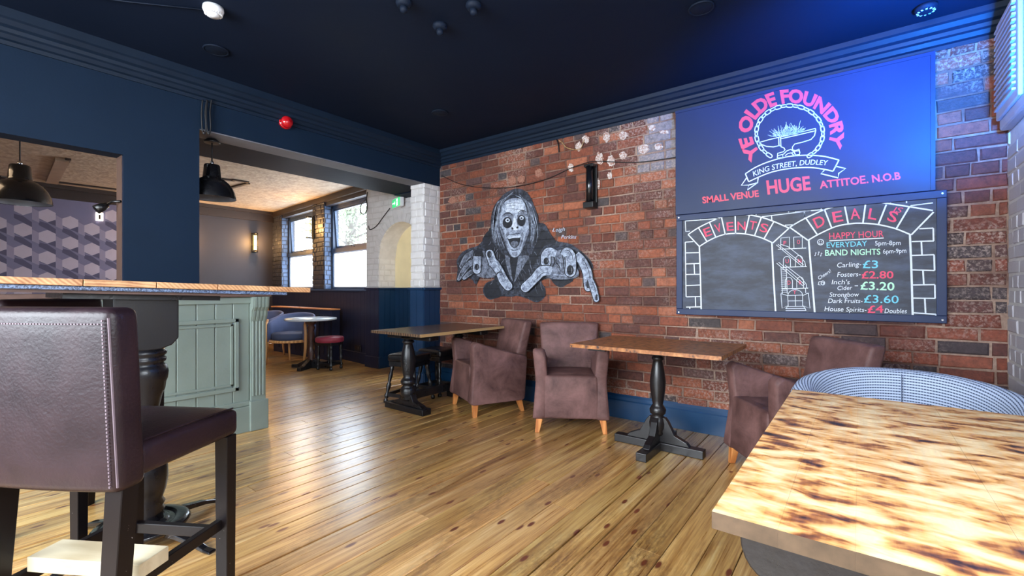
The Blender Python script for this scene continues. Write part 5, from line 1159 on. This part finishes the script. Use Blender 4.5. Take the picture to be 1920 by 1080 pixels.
part('eyes', 'm_pale', lambda m, y: [fill(m, z5([(cx + rx * math.cos(t), cy + ry * math.sin(t)) for t in [2 * PI * k / 20 for k in range(20)]]), y) for cx, cy, rx, ry in ((487, 334, 17, 15), (592, 317, 16, 14))])
part('pupils', 'm_black', lambda m, y: [fill(m, z5([(cx + rx * math.cos(t), cy + rx * math.sin(t)) for t in [2 * PI * k / 14 for k in range(14)]]), y) for cx, cy, rx in ((487, 335, 7), (592, 318, 6.5))])
poly('nose', 'm_pale', [(540, 300), (552, 340), (562, 375), (572, 395), (550, 408), (525, 402), (514, 388), (528, 350), (532, 315)])
part('nostrils', 'm_black', lambda m, y: [fill(m, catmull(z5(p), 4), y) for p in ([(518, 386), (530, 392), (528, 404), (516, 400)], [(552, 384), (566, 380), (568, 392), (556, 396)])])
poly('lips', 'm_light', [(478, 462), (500, 446), (530, 444), (560, 436), (584, 446), (592, 470), (580, 515), (560, 548), (535, 556), (508, 540), (490, 505)])
poly('mouth', 'm_black', [(487, 466), (510, 454), (545, 452), (578, 452), (583, 475), (572, 515), (552, 538), (528, 540), (508, 520), (494, 490)])
for lp_ in ([(476, 458), (500, 440), (532, 441), (562, 432), (588, 442)], [(500, 545), (535, 562), (568, 550)]): part('lip_shadow', 'm_dark', lambda m, y: stroke(m, catmull(z5(lp_), 4, False), 0.006, y, taper=True))
poly('teeth', 'm_pale', [(492, 462), (520, 452), (575, 450), (580, 462), (560, 466), (530, 466), (498, 474)])
poly('tongue', 'm_mid', [(512, 500), (540, 488), (566, 498), (560, 525), (538, 536), (518, 525)])
# hands: every finger its own
def finger(p0, p1, r0, r1, nail=None, mat='m_light'):
    part('finger_outline', 'm_black', lambda m, y: fill(m, z5(caps(p0, p1, r0 + 4, r1 + 5)), y)); part('finger', mat, lambda m, y: fill(m, z5(caps(p0, p1, r0, r1)), y))
    def sh(m, y):
        d = Vector((p1[0] - p0[0], p1[1] - p0[1])); n_ = Vector((-d.y, d.x)).normalized()
        for k in (-0.55, 0.5): stroke(m, z5([(p0[0] + n_.x * r0 * k, p0[1] + n_.y * r0 * k), ((p0[0] + p1[0]) / 2 + n_.x * r1 * (k + .08), (p0[1] + p1[1]) / 2 + n_.y * r1 * (k + .08)), (p1[0] + n_.x * r1 * k, p1[1] + n_.y * r1 * k)]), 0.005, y, taper=True)
        for t in (0.25, 0.45): c = Vector(p0).lerp(Vector(p1), t); stroke(m, z5([(c.x - n_.x * r0 * .6, c.y - n_.y * r0 * .6), (c.x + d.x * .04, c.y + d.y * .04), (c.x + n_.x * r0 * .6, c.y + n_.y * r0 * .6)]), 0.003, y, taper=True)
    part('finger_shading', 'm_mid', sh)
    if nail:
        cx, cy, rx, ry = nail; part('fingernail', 'm_black', lambda m, y: fill(m, z5([(cx + rx * math.cos(t), cy + ry * math.sin(t)) for t in [2 * PI * k / 16 for k in range(16)]]), y))
        part('fingernail_shine', 'm_pale', lambda m, y: stroke(m, z5([(cx + rx * .4, cy - ry * .5), (cx + rx * .45, cy + ry * .5)]), 0.003, y, taper=True))
def digit(pts, rad, nail=None, mat='m_light'):
    P = [Vector(p) for p in catmull(pts, 6, False)]; n = len(P)
    def side(s_, add, k0=0):
        out = []
        for i in range(n):
            d = (P[min(i + 1, n - 1)] - P[max(i - 1, 0)]).normalized(); t = i / (n - 1) * (len(rad) - 1); j = min(int(t), len(rad) - 2); r = rad[j] * (1 - t + j) + rad[j + 1] * (t - j) + add
            out.append((P[i].x - d.y * r * s_, P[i].y + d.x * r * s_))
        return out
    def outline(add):
        L, R_ = side(1, add), side(-1, add); d = (P[-1] - P[-2]).normalized(); a = math.atan2(d.y, d.x); r = rad[-1] + add
        return L + [(P[-1].x + r * math.cos(a + PI / 2 - PI * k / 8), P[-1].y + r * math.sin(a + PI / 2 - PI * k / 8)) for k in range(1, 8)] + R_[::-1]
    part('finger_outline', 'm_black', lambda m, y: fill(m, z5(outline(6)), y)); part('finger', mat, lambda m, y: fill(m, z5(outline(0)), y))
    part('finger_shading', 'm_dark', lambda m, y: [stroke(m, z5(side(k, -2)[n // 6:-n // 6]), 0.007, y, taper=True) for k in (-0.45,)] + [stroke(m, z5([(P[i].x - 12, P[i].y - 4), (P[i].x, P[i].y + 3), (P[i].x + 12, P[i].y - 3)]), 0.003, y, taper=True) for i in (n // 3, n // 3 + 2, int(n * .6))])
    part('finger_highlight', 'm_pale', lambda m, y: [stroke(m, z5(outline(-4)[n // 3:-n // 3]), 0.0035, y, taper=True)])
    if nail:
        cx, cy, rx, ry = nail; part('fingernail', 'm_black', lambda m, y: fill(m, z5([(cx + rx * math.cos(t), cy + ry * math.sin(t)) for t in [2 * PI * k / 16 for k in range(16)]]), y))
        part('fingernail_shine', 'm_pale', lambda m, y: stroke(m, z5([(cx + rx * .35, cy - ry * .5), (cx + rx * .45, cy), (cx + rx * .35, cy + ry * .5)]), 0.003, y, taper=True))
poly('palm', 'm_mid', [(220, 590), (260, 562), (320, 570), (350, 620), (395, 640), (440, 690), (405, 745), (350, 768), (290, 762), (240, 735), (212, 690)])
digit([(235, 575), (180, 610), (140, 680)], [22, 22, 16], None, 'm_mid'); digit([(240, 640), (190, 670), (145, 730), (120, 775)], [20, 22, 18, 12], (138, 742, 8, 14), 'm_mid'); digit([(255, 700), (205, 730), (160, 768)], [16, 18, 12], None, 'm_mid')
digit([(300, 575), (265, 590), (258, 650), (256, 705)], [26, 30, 27, 30], (256, 684, 16, 25), 'm_light'); digit([(385, 665), (368, 630), (352, 585)], [36, 30, 30], (350, 590, 17, 27), 'm_light')
digit([(385, 655), (425, 715), (455, 780), (490, 828)], [34, 30, 34, 32], None, 'm_light')
part('wristband', 'm_black', lambda m, y: stroke(m, catmull(z5([(398, 770), (400, 745), (420, 725), (446, 722)]), 4, False), 0.012, y))
poly('palm', 'm_mid', [(750, 590), (800, 560), (860, 562), (930, 545), (985, 575), (1005, 680), (1022, 745), (970, 772), (880, 778), (800, 765), (755, 720)])
part('palm_shading', 'm_black', lambda m, y: [stroke(m, catmull(z5(p), 4, False), w, y, taper=True) for p, w in (([(828, 600), (842, 640), (822, 690)], .016), ([(895, 590), (906, 640), (908, 700)], .012), ([(845, 650), (875, 680), (880, 720)], .010), ([(870, 610), (850, 640), (870, 670)], .007))])
part('palm_highlights', 'm_light', lambda m, y: [stroke(m, catmull(z5(p), 4, False), w, y, taper=True) for p, w in (([(780, 730), (850, 742), (930, 752), (1000, 752)], .012), ([(850, 610), (880, 640), (885, 700)], .008), ([(860, 690), (890, 730), (930, 745)], .008), ([(830, 700), (800, 720), (780, 740)], .010))])
digit([(1000, 590), (1045, 640), (1082, 720), (1092, 800), (1090, 840)], [28, 32, 34, 34, 26], (1090, 815, 15, 29)); digit([(1105, 775), (1130, 840), (1152, 925)], [18, 24, 20], (1155, 912, 11, 24))
digit([(850, 585), (800, 572), (776, 600), (774, 650)], [26, 34, 36, 36], (776, 640, 20, 26)); digit([(905, 600), (930, 572), (955, 600), (962, 660), (957, 718)], [26, 34, 38, 38, 40], (957, 708, 26, 38)); digit([(820, 715), (745, 715), (690, 770), (620, 838)], [34, 38, 32, 34])
sg = MB(); warp(sg, 'Leigh', z5([(822, 418), (870, 420), (920, 412)]), 7, Y0, shear=0.35); warp(sg, 'Perkins', z5([(888, 472), (1003, 472)]), 7, Y0, shear=0.3)
fixn(sg).build('signature', M['m_pale'], mu, world=True, fix=False)
# ---------------------------------------------------------------- navy sign
SY = YB - 0.035
def board(name, label, cat, x0, x1, z0, z1, mat, fr=0.0, frmat=None, th=0.028):
    t = thing(name, label, cat, ((x0 + x1) / 2, YB, z0)); MB().box(x0 + fr * 0.4, x1 - fr * 0.4, SY, YB - 0.006, z0 + fr * 0.4, z1 - fr * 0.4).build('panel', mat, t, world=True, bevel=0.002, seg=1)
    if fr:
        for a in ((x0, x1, z0, z0 + fr), (x0, x1, z1 - fr, z1), (x0, x0 + fr, z0 + fr, z1 - fr), (x1 - fr, x1, z0 + fr, z1 - fr)):
            MB().box(a[0], a[1], SY - 0.012, YB - 0.006, a[2], a[3]).build('frame_rail', frmat, t, world=True, bevel=0.003)
    return t
sg = board('sign_board', 'large navy pub sign with red lettering round an anvil in a chain', 'sign', -1.165, 0.355, 1.70, 2.525, M['sign_navy'])
MB().box(-1.165, 0.355, SY - 0.006, SY, 2.505, 2.525).build('edge_strip', M['sign_navy'], sg, world=True); MB().box(0.335, 0.355, SY - 0.006, SY, 1.70, 2.505).build('edge_strip', M['sign_navy'], sg, world=True)
ys0 = SY - 0.0012
r8 = Z(1340, 130, 4.0); z6 = Z(1260, 100, 3.6)
def pr_(parent, name, mat, fn, label=None):
    m = MB(); fn(m); o = fixn(m).build(name, M[mat], parent, world=True, fix=False)
    if name in ('lettering', 'chalk_lines', 'chalk_house', 'chalk_doodles', 'painted_chain', 'painted_sparks'): o['kind'] = 'stuff'
    return o
def arc(a0, a1, rx, ry, cx=572, cy=480, n=40): return r8([(cx + rx * math.sin(math.radians(a0 + (a1 - a0) * k / n)), cy - ry * math.cos(math.radians(a0 + (a1 - a0) * k / n))) for k in range(n + 1)])
pr_(sg, 'lettering', 'sign_red', lambda m: warp(m, 'YE OLDE FOUNDRY', arc(-131, 112, 300, 230), lambda s: 24, ys0, bold=0.045))
def chain(m):
    for k in range(29):
        a = math.radians(-142 + 284 * k / 28); cx = 562 + 250 * math.sin(a); cy = 482 - 208 * math.cos(a); ta = math.atan2(208 * math.sin(a), 250 * math.cos(a))
        rx, ry = (25, 13) if k % 2 == 0 else (21, 9)
        pts = [(cx + rx * math.copysign(abs(math.cos(t)) ** .7, math.cos(t)) * math.cos(ta) - ry * math.copysign(abs(math.sin(t)) ** .7, math.sin(t)) * math.sin(ta), cy + rx * math.copysign(abs(math.cos(t)) ** .7, math.cos(t)) * math.sin(ta) + ry * math.copysign(abs(math.sin(t)) ** .7, math.sin(t)) * math.cos(ta)) for t in [2 * PI * j / 18 for j in range(18)]]
        stroke(m, r8(pts), 0.0065, ys0, closed=True)
pr_(sg, 'painted_chain', 'sign_white', chain)
def anvil(m):
    for p in ([(335, 550), (405, 530), (480, 512), (600, 485), (755, 445)], [(500, 522), (620, 495), (758, 462)], [(755, 445), (758, 462), (748, 500), (722, 528), (660, 548), (600, 562), (583, 585), (584, 605), (605, 612), (632, 600), (638, 625), (636, 642), (600, 645)],
              [(335, 550), (352, 566), (390, 580), (440, 584), (492, 572)], [(480, 512), (482, 575), (497, 582), (494, 512)], [(497, 582), (520, 592), (528, 606), (515, 620), (472, 632), (470, 668)], [(472, 650), (510, 640), (512, 662), (475, 668)], [(585, 628), (590, 618), (634, 612)],
              [(515, 640), (540, 614), (570, 602), (596, 618), (606, 646)], [(528, 650), (548, 634), (575, 628), (592, 645)]): stroke(m, r8(p), 0.006, ys0)
pr_(sg, 'painted_anvil', 'sign_white', anvil)
def sparks(m):
    for k in range(170):
        a = math.radians(qq.uniform(-86, 80)); r0 = qq.uniform(5, 60); ln = qq.uniform(25, 80) * (1 - 0.25 * abs(math.sin(a))); bx = 560 + qq.uniform(-80, 70); by = 500 - (bx - 560) * 0.25
        x0, y0 = bx + r0 * math.sin(a) * 0.9, by - r0 * math.cos(a) * 0.5 - 6
        stroke(m, r8([(x0, y0), (x0 + ln * .5 * math.sin(a), y0 - ln * .5 * math.cos(a)), (x0 + ln * math.sin(a), y0 - ln * math.cos(a) * .95)]), qq.uniform(0.0012, 0.003), ys0, taper=True)
pr_(sg, 'painted_sparks', 'sign_white', sparks)
def banner(m):
    top = catmull([(230, 785), (310, 735), (420, 690), (560, 655), (700, 646), (820, 655), (932, 682)], 6, False); bot = catmull([(255, 845), (330, 810), (430, 772), (560, 746), (700, 738), (800, 748), (888, 766)], 6, False)
    for p in (top, bot, [(230, 785), (255, 845)], [(932, 682), (888, 766)], [(240, 815), (200, 872), (256, 870), (246, 906), (322, 852), (326, 818)], [(256, 870), (322, 852)], [(905, 728), (982, 746), (930, 782), (926, 816), (796, 784), (822, 760)]): stroke(m, r8(p), 0.0075, ys0)
pr_(sg, 'painted_banner', 'sign_white', banner)
pr_(sg, 'lettering', 'sign_white', lambda m: warp(m, 'KING STREET, DUDLEY', r8(catmull([(292, 806), (400, 765), (500, 742), (600, 727), (720, 717), (850, 722)], 5, False)), 9.5, ys0, bold=0.006, shear=0.2))
pr_(sg, 'lettering', 'sign_red', lambda m: warp(m, 'SMALL VENUE', z6([(207, 1014), (588, 968)]), 12, ys0, bold=0.03))
pr_(sg, 'lettering', 'sign_red', lambda m: warp(m, 'HUGE', z6([(645, 952), (938, 920)]), 25, ys0, bold=0.03))
pr_(sg, 'lettering', 'sign_red', lambda m: warp(m, 'ATTITO\u0395. N.O.B', z6([(998, 914), (1545, 850)]), 13.5, ys0, bold=0.03))
# ---------------------------------------------------------------- chalkboard
cb = board('chalkboard', 'black chalkboard with EVENTS and DEALS arches and a drinks price list', 'chalkboard', -1.155, 0.405, 0.912, 1.695, M['chalkboard'], 0.045, M['sign_navy'])
yc = SY - 0.0012; a4 = Z(1260, 350, 1080 / 260); b4 = Z(1500, 350, 1163 / 280)
def strokes(m, Zf, lst, w):
    for p in lst: stroke(m, Zf(p), w, yc)
wl_ = 0.0085
def ev(m):
    inner = catmull([(213, 468), (300, 415), (400, 376), (500, 366), (600, 375), (700, 402), (785, 440)], 5, False); outer = catmull([(125, 375), (200, 325), (300, 275), (400, 235), (500, 218), (600, 222), (700, 242), (790, 272), (912, 325)], 5, False)
    strokes(m, a4, [inner, outer, [(125, 375), (213, 468)], [(912, 325), (785, 440)]], wl_)
    strokes(m, a4, [[(208, 325), (272, 430)], [(292, 280), (342, 398)], [(385, 240), (415, 376)], [(492, 220), (495, 368)], [(602, 226), (570, 370)], [(695, 243), (642, 386)], [(793, 275), (716, 408)]], wl_)
    strokes(m, a4, [[(213, 468), (222, 730), (228, 985)], [(778, 440), (790, 700), (808, 995)]], 0.010)
    strokes(m, a4, [[(103, 258), (1080, 152)], [(103, 270), (370, 250)], [(700, 236), (1080, 190)], [(103, 270), (108, 352), (140, 348)], [(222, 246), (222, 258)], [(655, 200), (655, 222)], [(905, 172), (908, 202)], [(775, 228), (778, 262)], [(1030, 200), (1032, 240)], [(880, 302), (950, 298)]], 0.006)
    strokes(m, a4, [[(103, 434), (165, 430)], [(103, 434), (110, 860)], [(110, 518), (208, 516)], [(110, 604), (212, 600)], [(110, 686), (214, 684)], [(112, 772), (218, 768)], [(112, 860), (220, 858)], [(110, 940), (224, 938)], [(172, 604), (176, 684)], [(182, 862), (184, 938)], [(138, 942), (140, 985)]], 0.0075)
def de(m):
    inner = catmull([(62, 420), (150, 370), (280, 312), (400, 290), (480, 287), (600, 296), (740, 328), (866, 378)], 5, False); outer = catmull([(-80, 318), (0, 270), (100, 220), (200, 178), (340, 140), (480, 118), (600, 122), (720, 138), (850, 158), (1035, 188)], 5, False)
    strokes(m, b4, [inner, outer, [(-80, 318), (62, 420)], [(1040, 200), (866, 378)], [(48, 250), (132, 372)], [(192, 184), (246, 322)], [(346, 142), (376, 292)], [(512, 124), (490, 284)], [(672, 142), (612, 292)], [(850, 162), (752, 326)]], wl_)
    strokes(m, b4, [[(68, 420), (82, 600), (100, 800), (116, 998)], [(856, 378), (866, 600), (872, 800), (878, 1012)]], 0.010)
    strokes(m, b4, [[(-40, 162), (480, 108), (985, 55), (1035, 88)], [(-40, 200), (190, 180)], [(1035, 40), (1040, 90)], [(165, 145), (165, 178)], [(35, 205), (35, 245)], [(830, 75), (830, 130)], [(705, 90), (705, 128)], [(860, 150), (1035, 128)]], 0.006)
    strokes(m, b4, [[(930, 330), (1038, 325)], [(1038, 325), (1040, 425)], [(870, 430), (1042, 425)], [(945, 430), (950, 535)], [(870, 538), (1044, 532)], [(1044, 532), (1048, 655)], [(872, 650), (1048, 655)], [(958, 655), (964, 765)], [(874, 768), (1050, 765)], [(1050, 765), (1052, 872)], [(876, 870), (1054, 872)], [(972, 872), (978, 990)], [(878, 984), (1058, 996)], [(1058, 996), (1056, 1015)]], 0.0075)
pr_(cb, 'chalk_lines', 'chalk_white', ev); pr_(cb, 'chalk_lines', 'chalk_white', de)
def house(m):
    w = 0.0035
    L = [[(848, 402), (845, 490)], [(848, 402), (915, 395), (915, 482)], [(948, 395), (950, 482)], [(948, 395), (1015, 392), (1015, 482)]]
    strokes(m, a4, L, w); strokes(m, a4, [[(825, 490), (1045, 480)], [(862, 630), (1050, 624)], [(858, 798), (1060, 792)]], 0.005)
    for cx, z0_, w_ in ((895, 545, 28), (990, 538, 28), (910, 708, 28), (998, 705, 26)):
        strokes(m, a4, [[(cx - w_, z0_ + 85)] + [(cx - w_ * math.cos(t), z0_ + 30 - 30 * math.sin(t)) for t in [PI * k / 8 for k in range(9)]] + [(cx + w_, z0_ + 85)]], w)
    strokes(m, a4, [[(812, 455), (1010, 620)], [(825, 450), (1025, 612)], [(850, 452), (905, 470), (1000, 545), (1035, 590), (1040, 622)], [(815, 598), (1020, 775)], [(830, 590), (1035, 765)], [(880, 612), (1000, 705), (1045, 760), (1048, 790)]], w)
    strokes(m, a4, [[(848, 620), (860, 835)], [(890, 640), (898, 835)]], w)
    for k in range(13): strokes(m, a4, [[(850, 634 + k * 16), (894, 632 + k * 16)]], w * 0.8)
    strokes(m, a4, [[(905, 935), (902, 850)] + [(960 - 58 * math.cos(t), 850 - 46 * math.sin(t)) for t in [PI * k / 8 for k in range(9)]] + [(1018, 935)], [(902, 850), (1018, 846)], [(905, 892), (1018, 890)], [(960, 848), (962, 935)], [(848, 835), (858, 950), (900, 930)], [(848, 835), (900, 850)], [(1062, 830), (1075, 950), (1020, 930)], [(1062, 830), (1018, 850)], [(900, 936), (1025, 934)], [(885, 952), (1040, 950)], [(885, 968), (1045, 966)], [(872, 984), (1062, 980), (1062, 995)], [(872, 984), (866, 992)], [(900, 936), (885, 952)], [(1025, 934), (1045, 966)], [(1040, 795), (1042, 830)]], w)
pr_(cb, 'chalk_house', 'chalk_white', house)
def lets(m, Zf, items, h, bold=0.012):
    for ch, a, b in items: warp(m, ch, Zf([a, b]), h, yc, bold=bold)
pr_(cb, 'lettering', 'chalk_red', lambda m: lets(m, a4, [('E', (262, 395), (315, 375)), ('V', (345, 362), (392, 348)), ('E', (428, 346), (482, 342)), ('N', (510, 340), (572, 340)), ('T', (598, 330), (650, 340)), ('S', (680, 348), (740, 362))], 16, 0.006))
pr_(cb, 'lettering', 'chalk_red', lambda m: lets(m, b4, [('D', (132, 328), (205, 292)), ('E', (262, 282), (338, 268)), ('A', (395, 256), (470, 250)), ('L', (528, 250), (592, 262)), ('S', (675, 262), (745, 285))], 20, 0.010))
pr_(cb, 'lettering', 'chalk_red', lambda m: warp(m, 'IS', b4([(722, 198), (800, 208)]), 10, yc, shear=0.3))
pr_(cb, 'lettering', 'chalk_red', lambda m: lets(m, a4, [('F', (868, 456), (890, 456)), ('O', (974, 448), (998, 447)), ('U', (885, 598), (910, 597)), ('N', (982, 596), (1008, 595)), ('D', (902, 765), (924, 764)), ('R', (990, 765), (1012, 764)), ('Y', (942, 838), (970, 837))], 7.5, 0.0))
pr_(cb, 'lettering', 'chalk_red', lambda m: (warp(m, 'HAPPY HOUR', b4([(228, 412), (652, 392)]), 12, yc, bold=0.004), None))
pr_(cb, 'underline', 'chalk_white', lambda m: stroke(m, b4([(228, 424), (652, 402)]), 0.006, yc))
pr_(cb, 'lettering', 'chalk_cyan', lambda m: warp(m, 'EVERYDAY', b4([(208, 478), (524, 464)]), 10, yc, bold=0.006))
pr_(cb, 'lettering', 'chalk_green', lambda m: warp(m, 'BAND NIGHTS', b4([(196, 540), (626, 530)]), 11, yc, bold=0.014))
pr_(cb, 'lettering', 'chalk_white', lambda m: (warp(m, '5pm-8pm', b4([(585, 460), (784, 456)]), 8.5, yc), warp(m, '6pm-9pm', b4([(648, 524), (828, 516)]), 8.5, yc)))
rows = [('Carling-', (290, 632), (478, 622), 9), ('Fosters-', (290, 705), (472, 700), 9), ("Inch's", (246, 762), (388, 762), 8.5), ('Cider', (292, 808), (408, 804), 8), ('-', (426, 774), (452, 774), 8), ('Strongbow', (230, 860), (460, 858), 8.5), ('Dark Fruits-', (218, 908), (488, 908), 8.5), ('House Spirits-', (190, 970), (518, 978), 8.5), ('Doubles', (658, 986), (832, 988), 8.5)]
pr_(cb, 'lettering', 'chalk_white', lambda m: [warp(m, t_, b4([a_, b_]), h_, yc, shear=0.15, bold=0.0) if t_ != '-' else stroke(m, b4([a_, b_]), 0.004, yc) for t_, a_, b_, h_ in rows])
for txt, a_, b_, h_, mt in (('\u00a33', (488, 636), (608, 636), 14.5, 'chalk_cyan'), ('\u00a32.80', (480, 716), (728, 716), 13.5, 'chalk_red'), ('\u00a33.20', (470, 802), (735, 810), 15, 'chalk_green'), ('\u00a33.60', (498, 905), (768, 910), 14.5, 'chalk_cyan'), ('\u00a34', (526, 984), (650, 982), 13.5, 'chalk_red')):
    pr_(cb, 'lettering', mt, lambda m: warp(m, txt, b4([a_, b_]), h_, yc, bold=0.016 if mt != 'chalk_cyan' else 0.008))
def misc(m):
    warp(m, 'Cheers!', b4([(150, 728), (245, 665)]), 6.5, yc, shear=0.1)
    stroke(m, b4([(160 + 24 * math.cos(t), 434 + 22 * math.sin(t)) for t in [2 * PI * k / 18 for k in range(18)]]), 0.004, yc, closed=True)
    stroke(m, b4([(160 + 13 * math.cos(t), 436 + 12 * math.sin(t)) for t in [PI * k / 8 for k in range(9)]]), 0.003, yc)
    for x in (152, 168): stroke(m, b4([(x, 424), (x, 431)]), 0.004, yc)
    for x, y_ in ((118, 540), (142, 534), (162, 542)): stroke(m, b4([(x, y_), (x + 4, y_ - 26), (x + 12, y_ - 20)]), 0.003, yc); stroke(m, b4([(x - 5, y_), (x + 2, y_ - 2)]), 0.005, yc)
    stroke(m, b4([(178 + 14 * math.cos(t), 752 + 16 * math.sin(t)) for t in [2 * PI * k / 14 for k in range(14)]]), 0.004, yc, closed=True); stroke(m, b4([(166, 742), (148, 742), (142, 765), (160, 768)]), 0.004, yc); stroke(m, b4([(172, 746), (186, 748), (180, 762)]), 0.003, yc)
pr_(cb, 'chalk_doodles', 'chalk_white', misc)
for x, z in ((-1.135, 0.93), (0.385, 0.932), (-1.135, 1.675), (0.385, 1.675)):
    MB().lathe([(0.005, 0), (0.005, 0.003)], 10, T=Matrix.Translation((x, SY - 0.012, z)) @ Matrix.Rotation(PI / 2, 4, 'X')).build('screw', M['chrome'], cb, world=True)
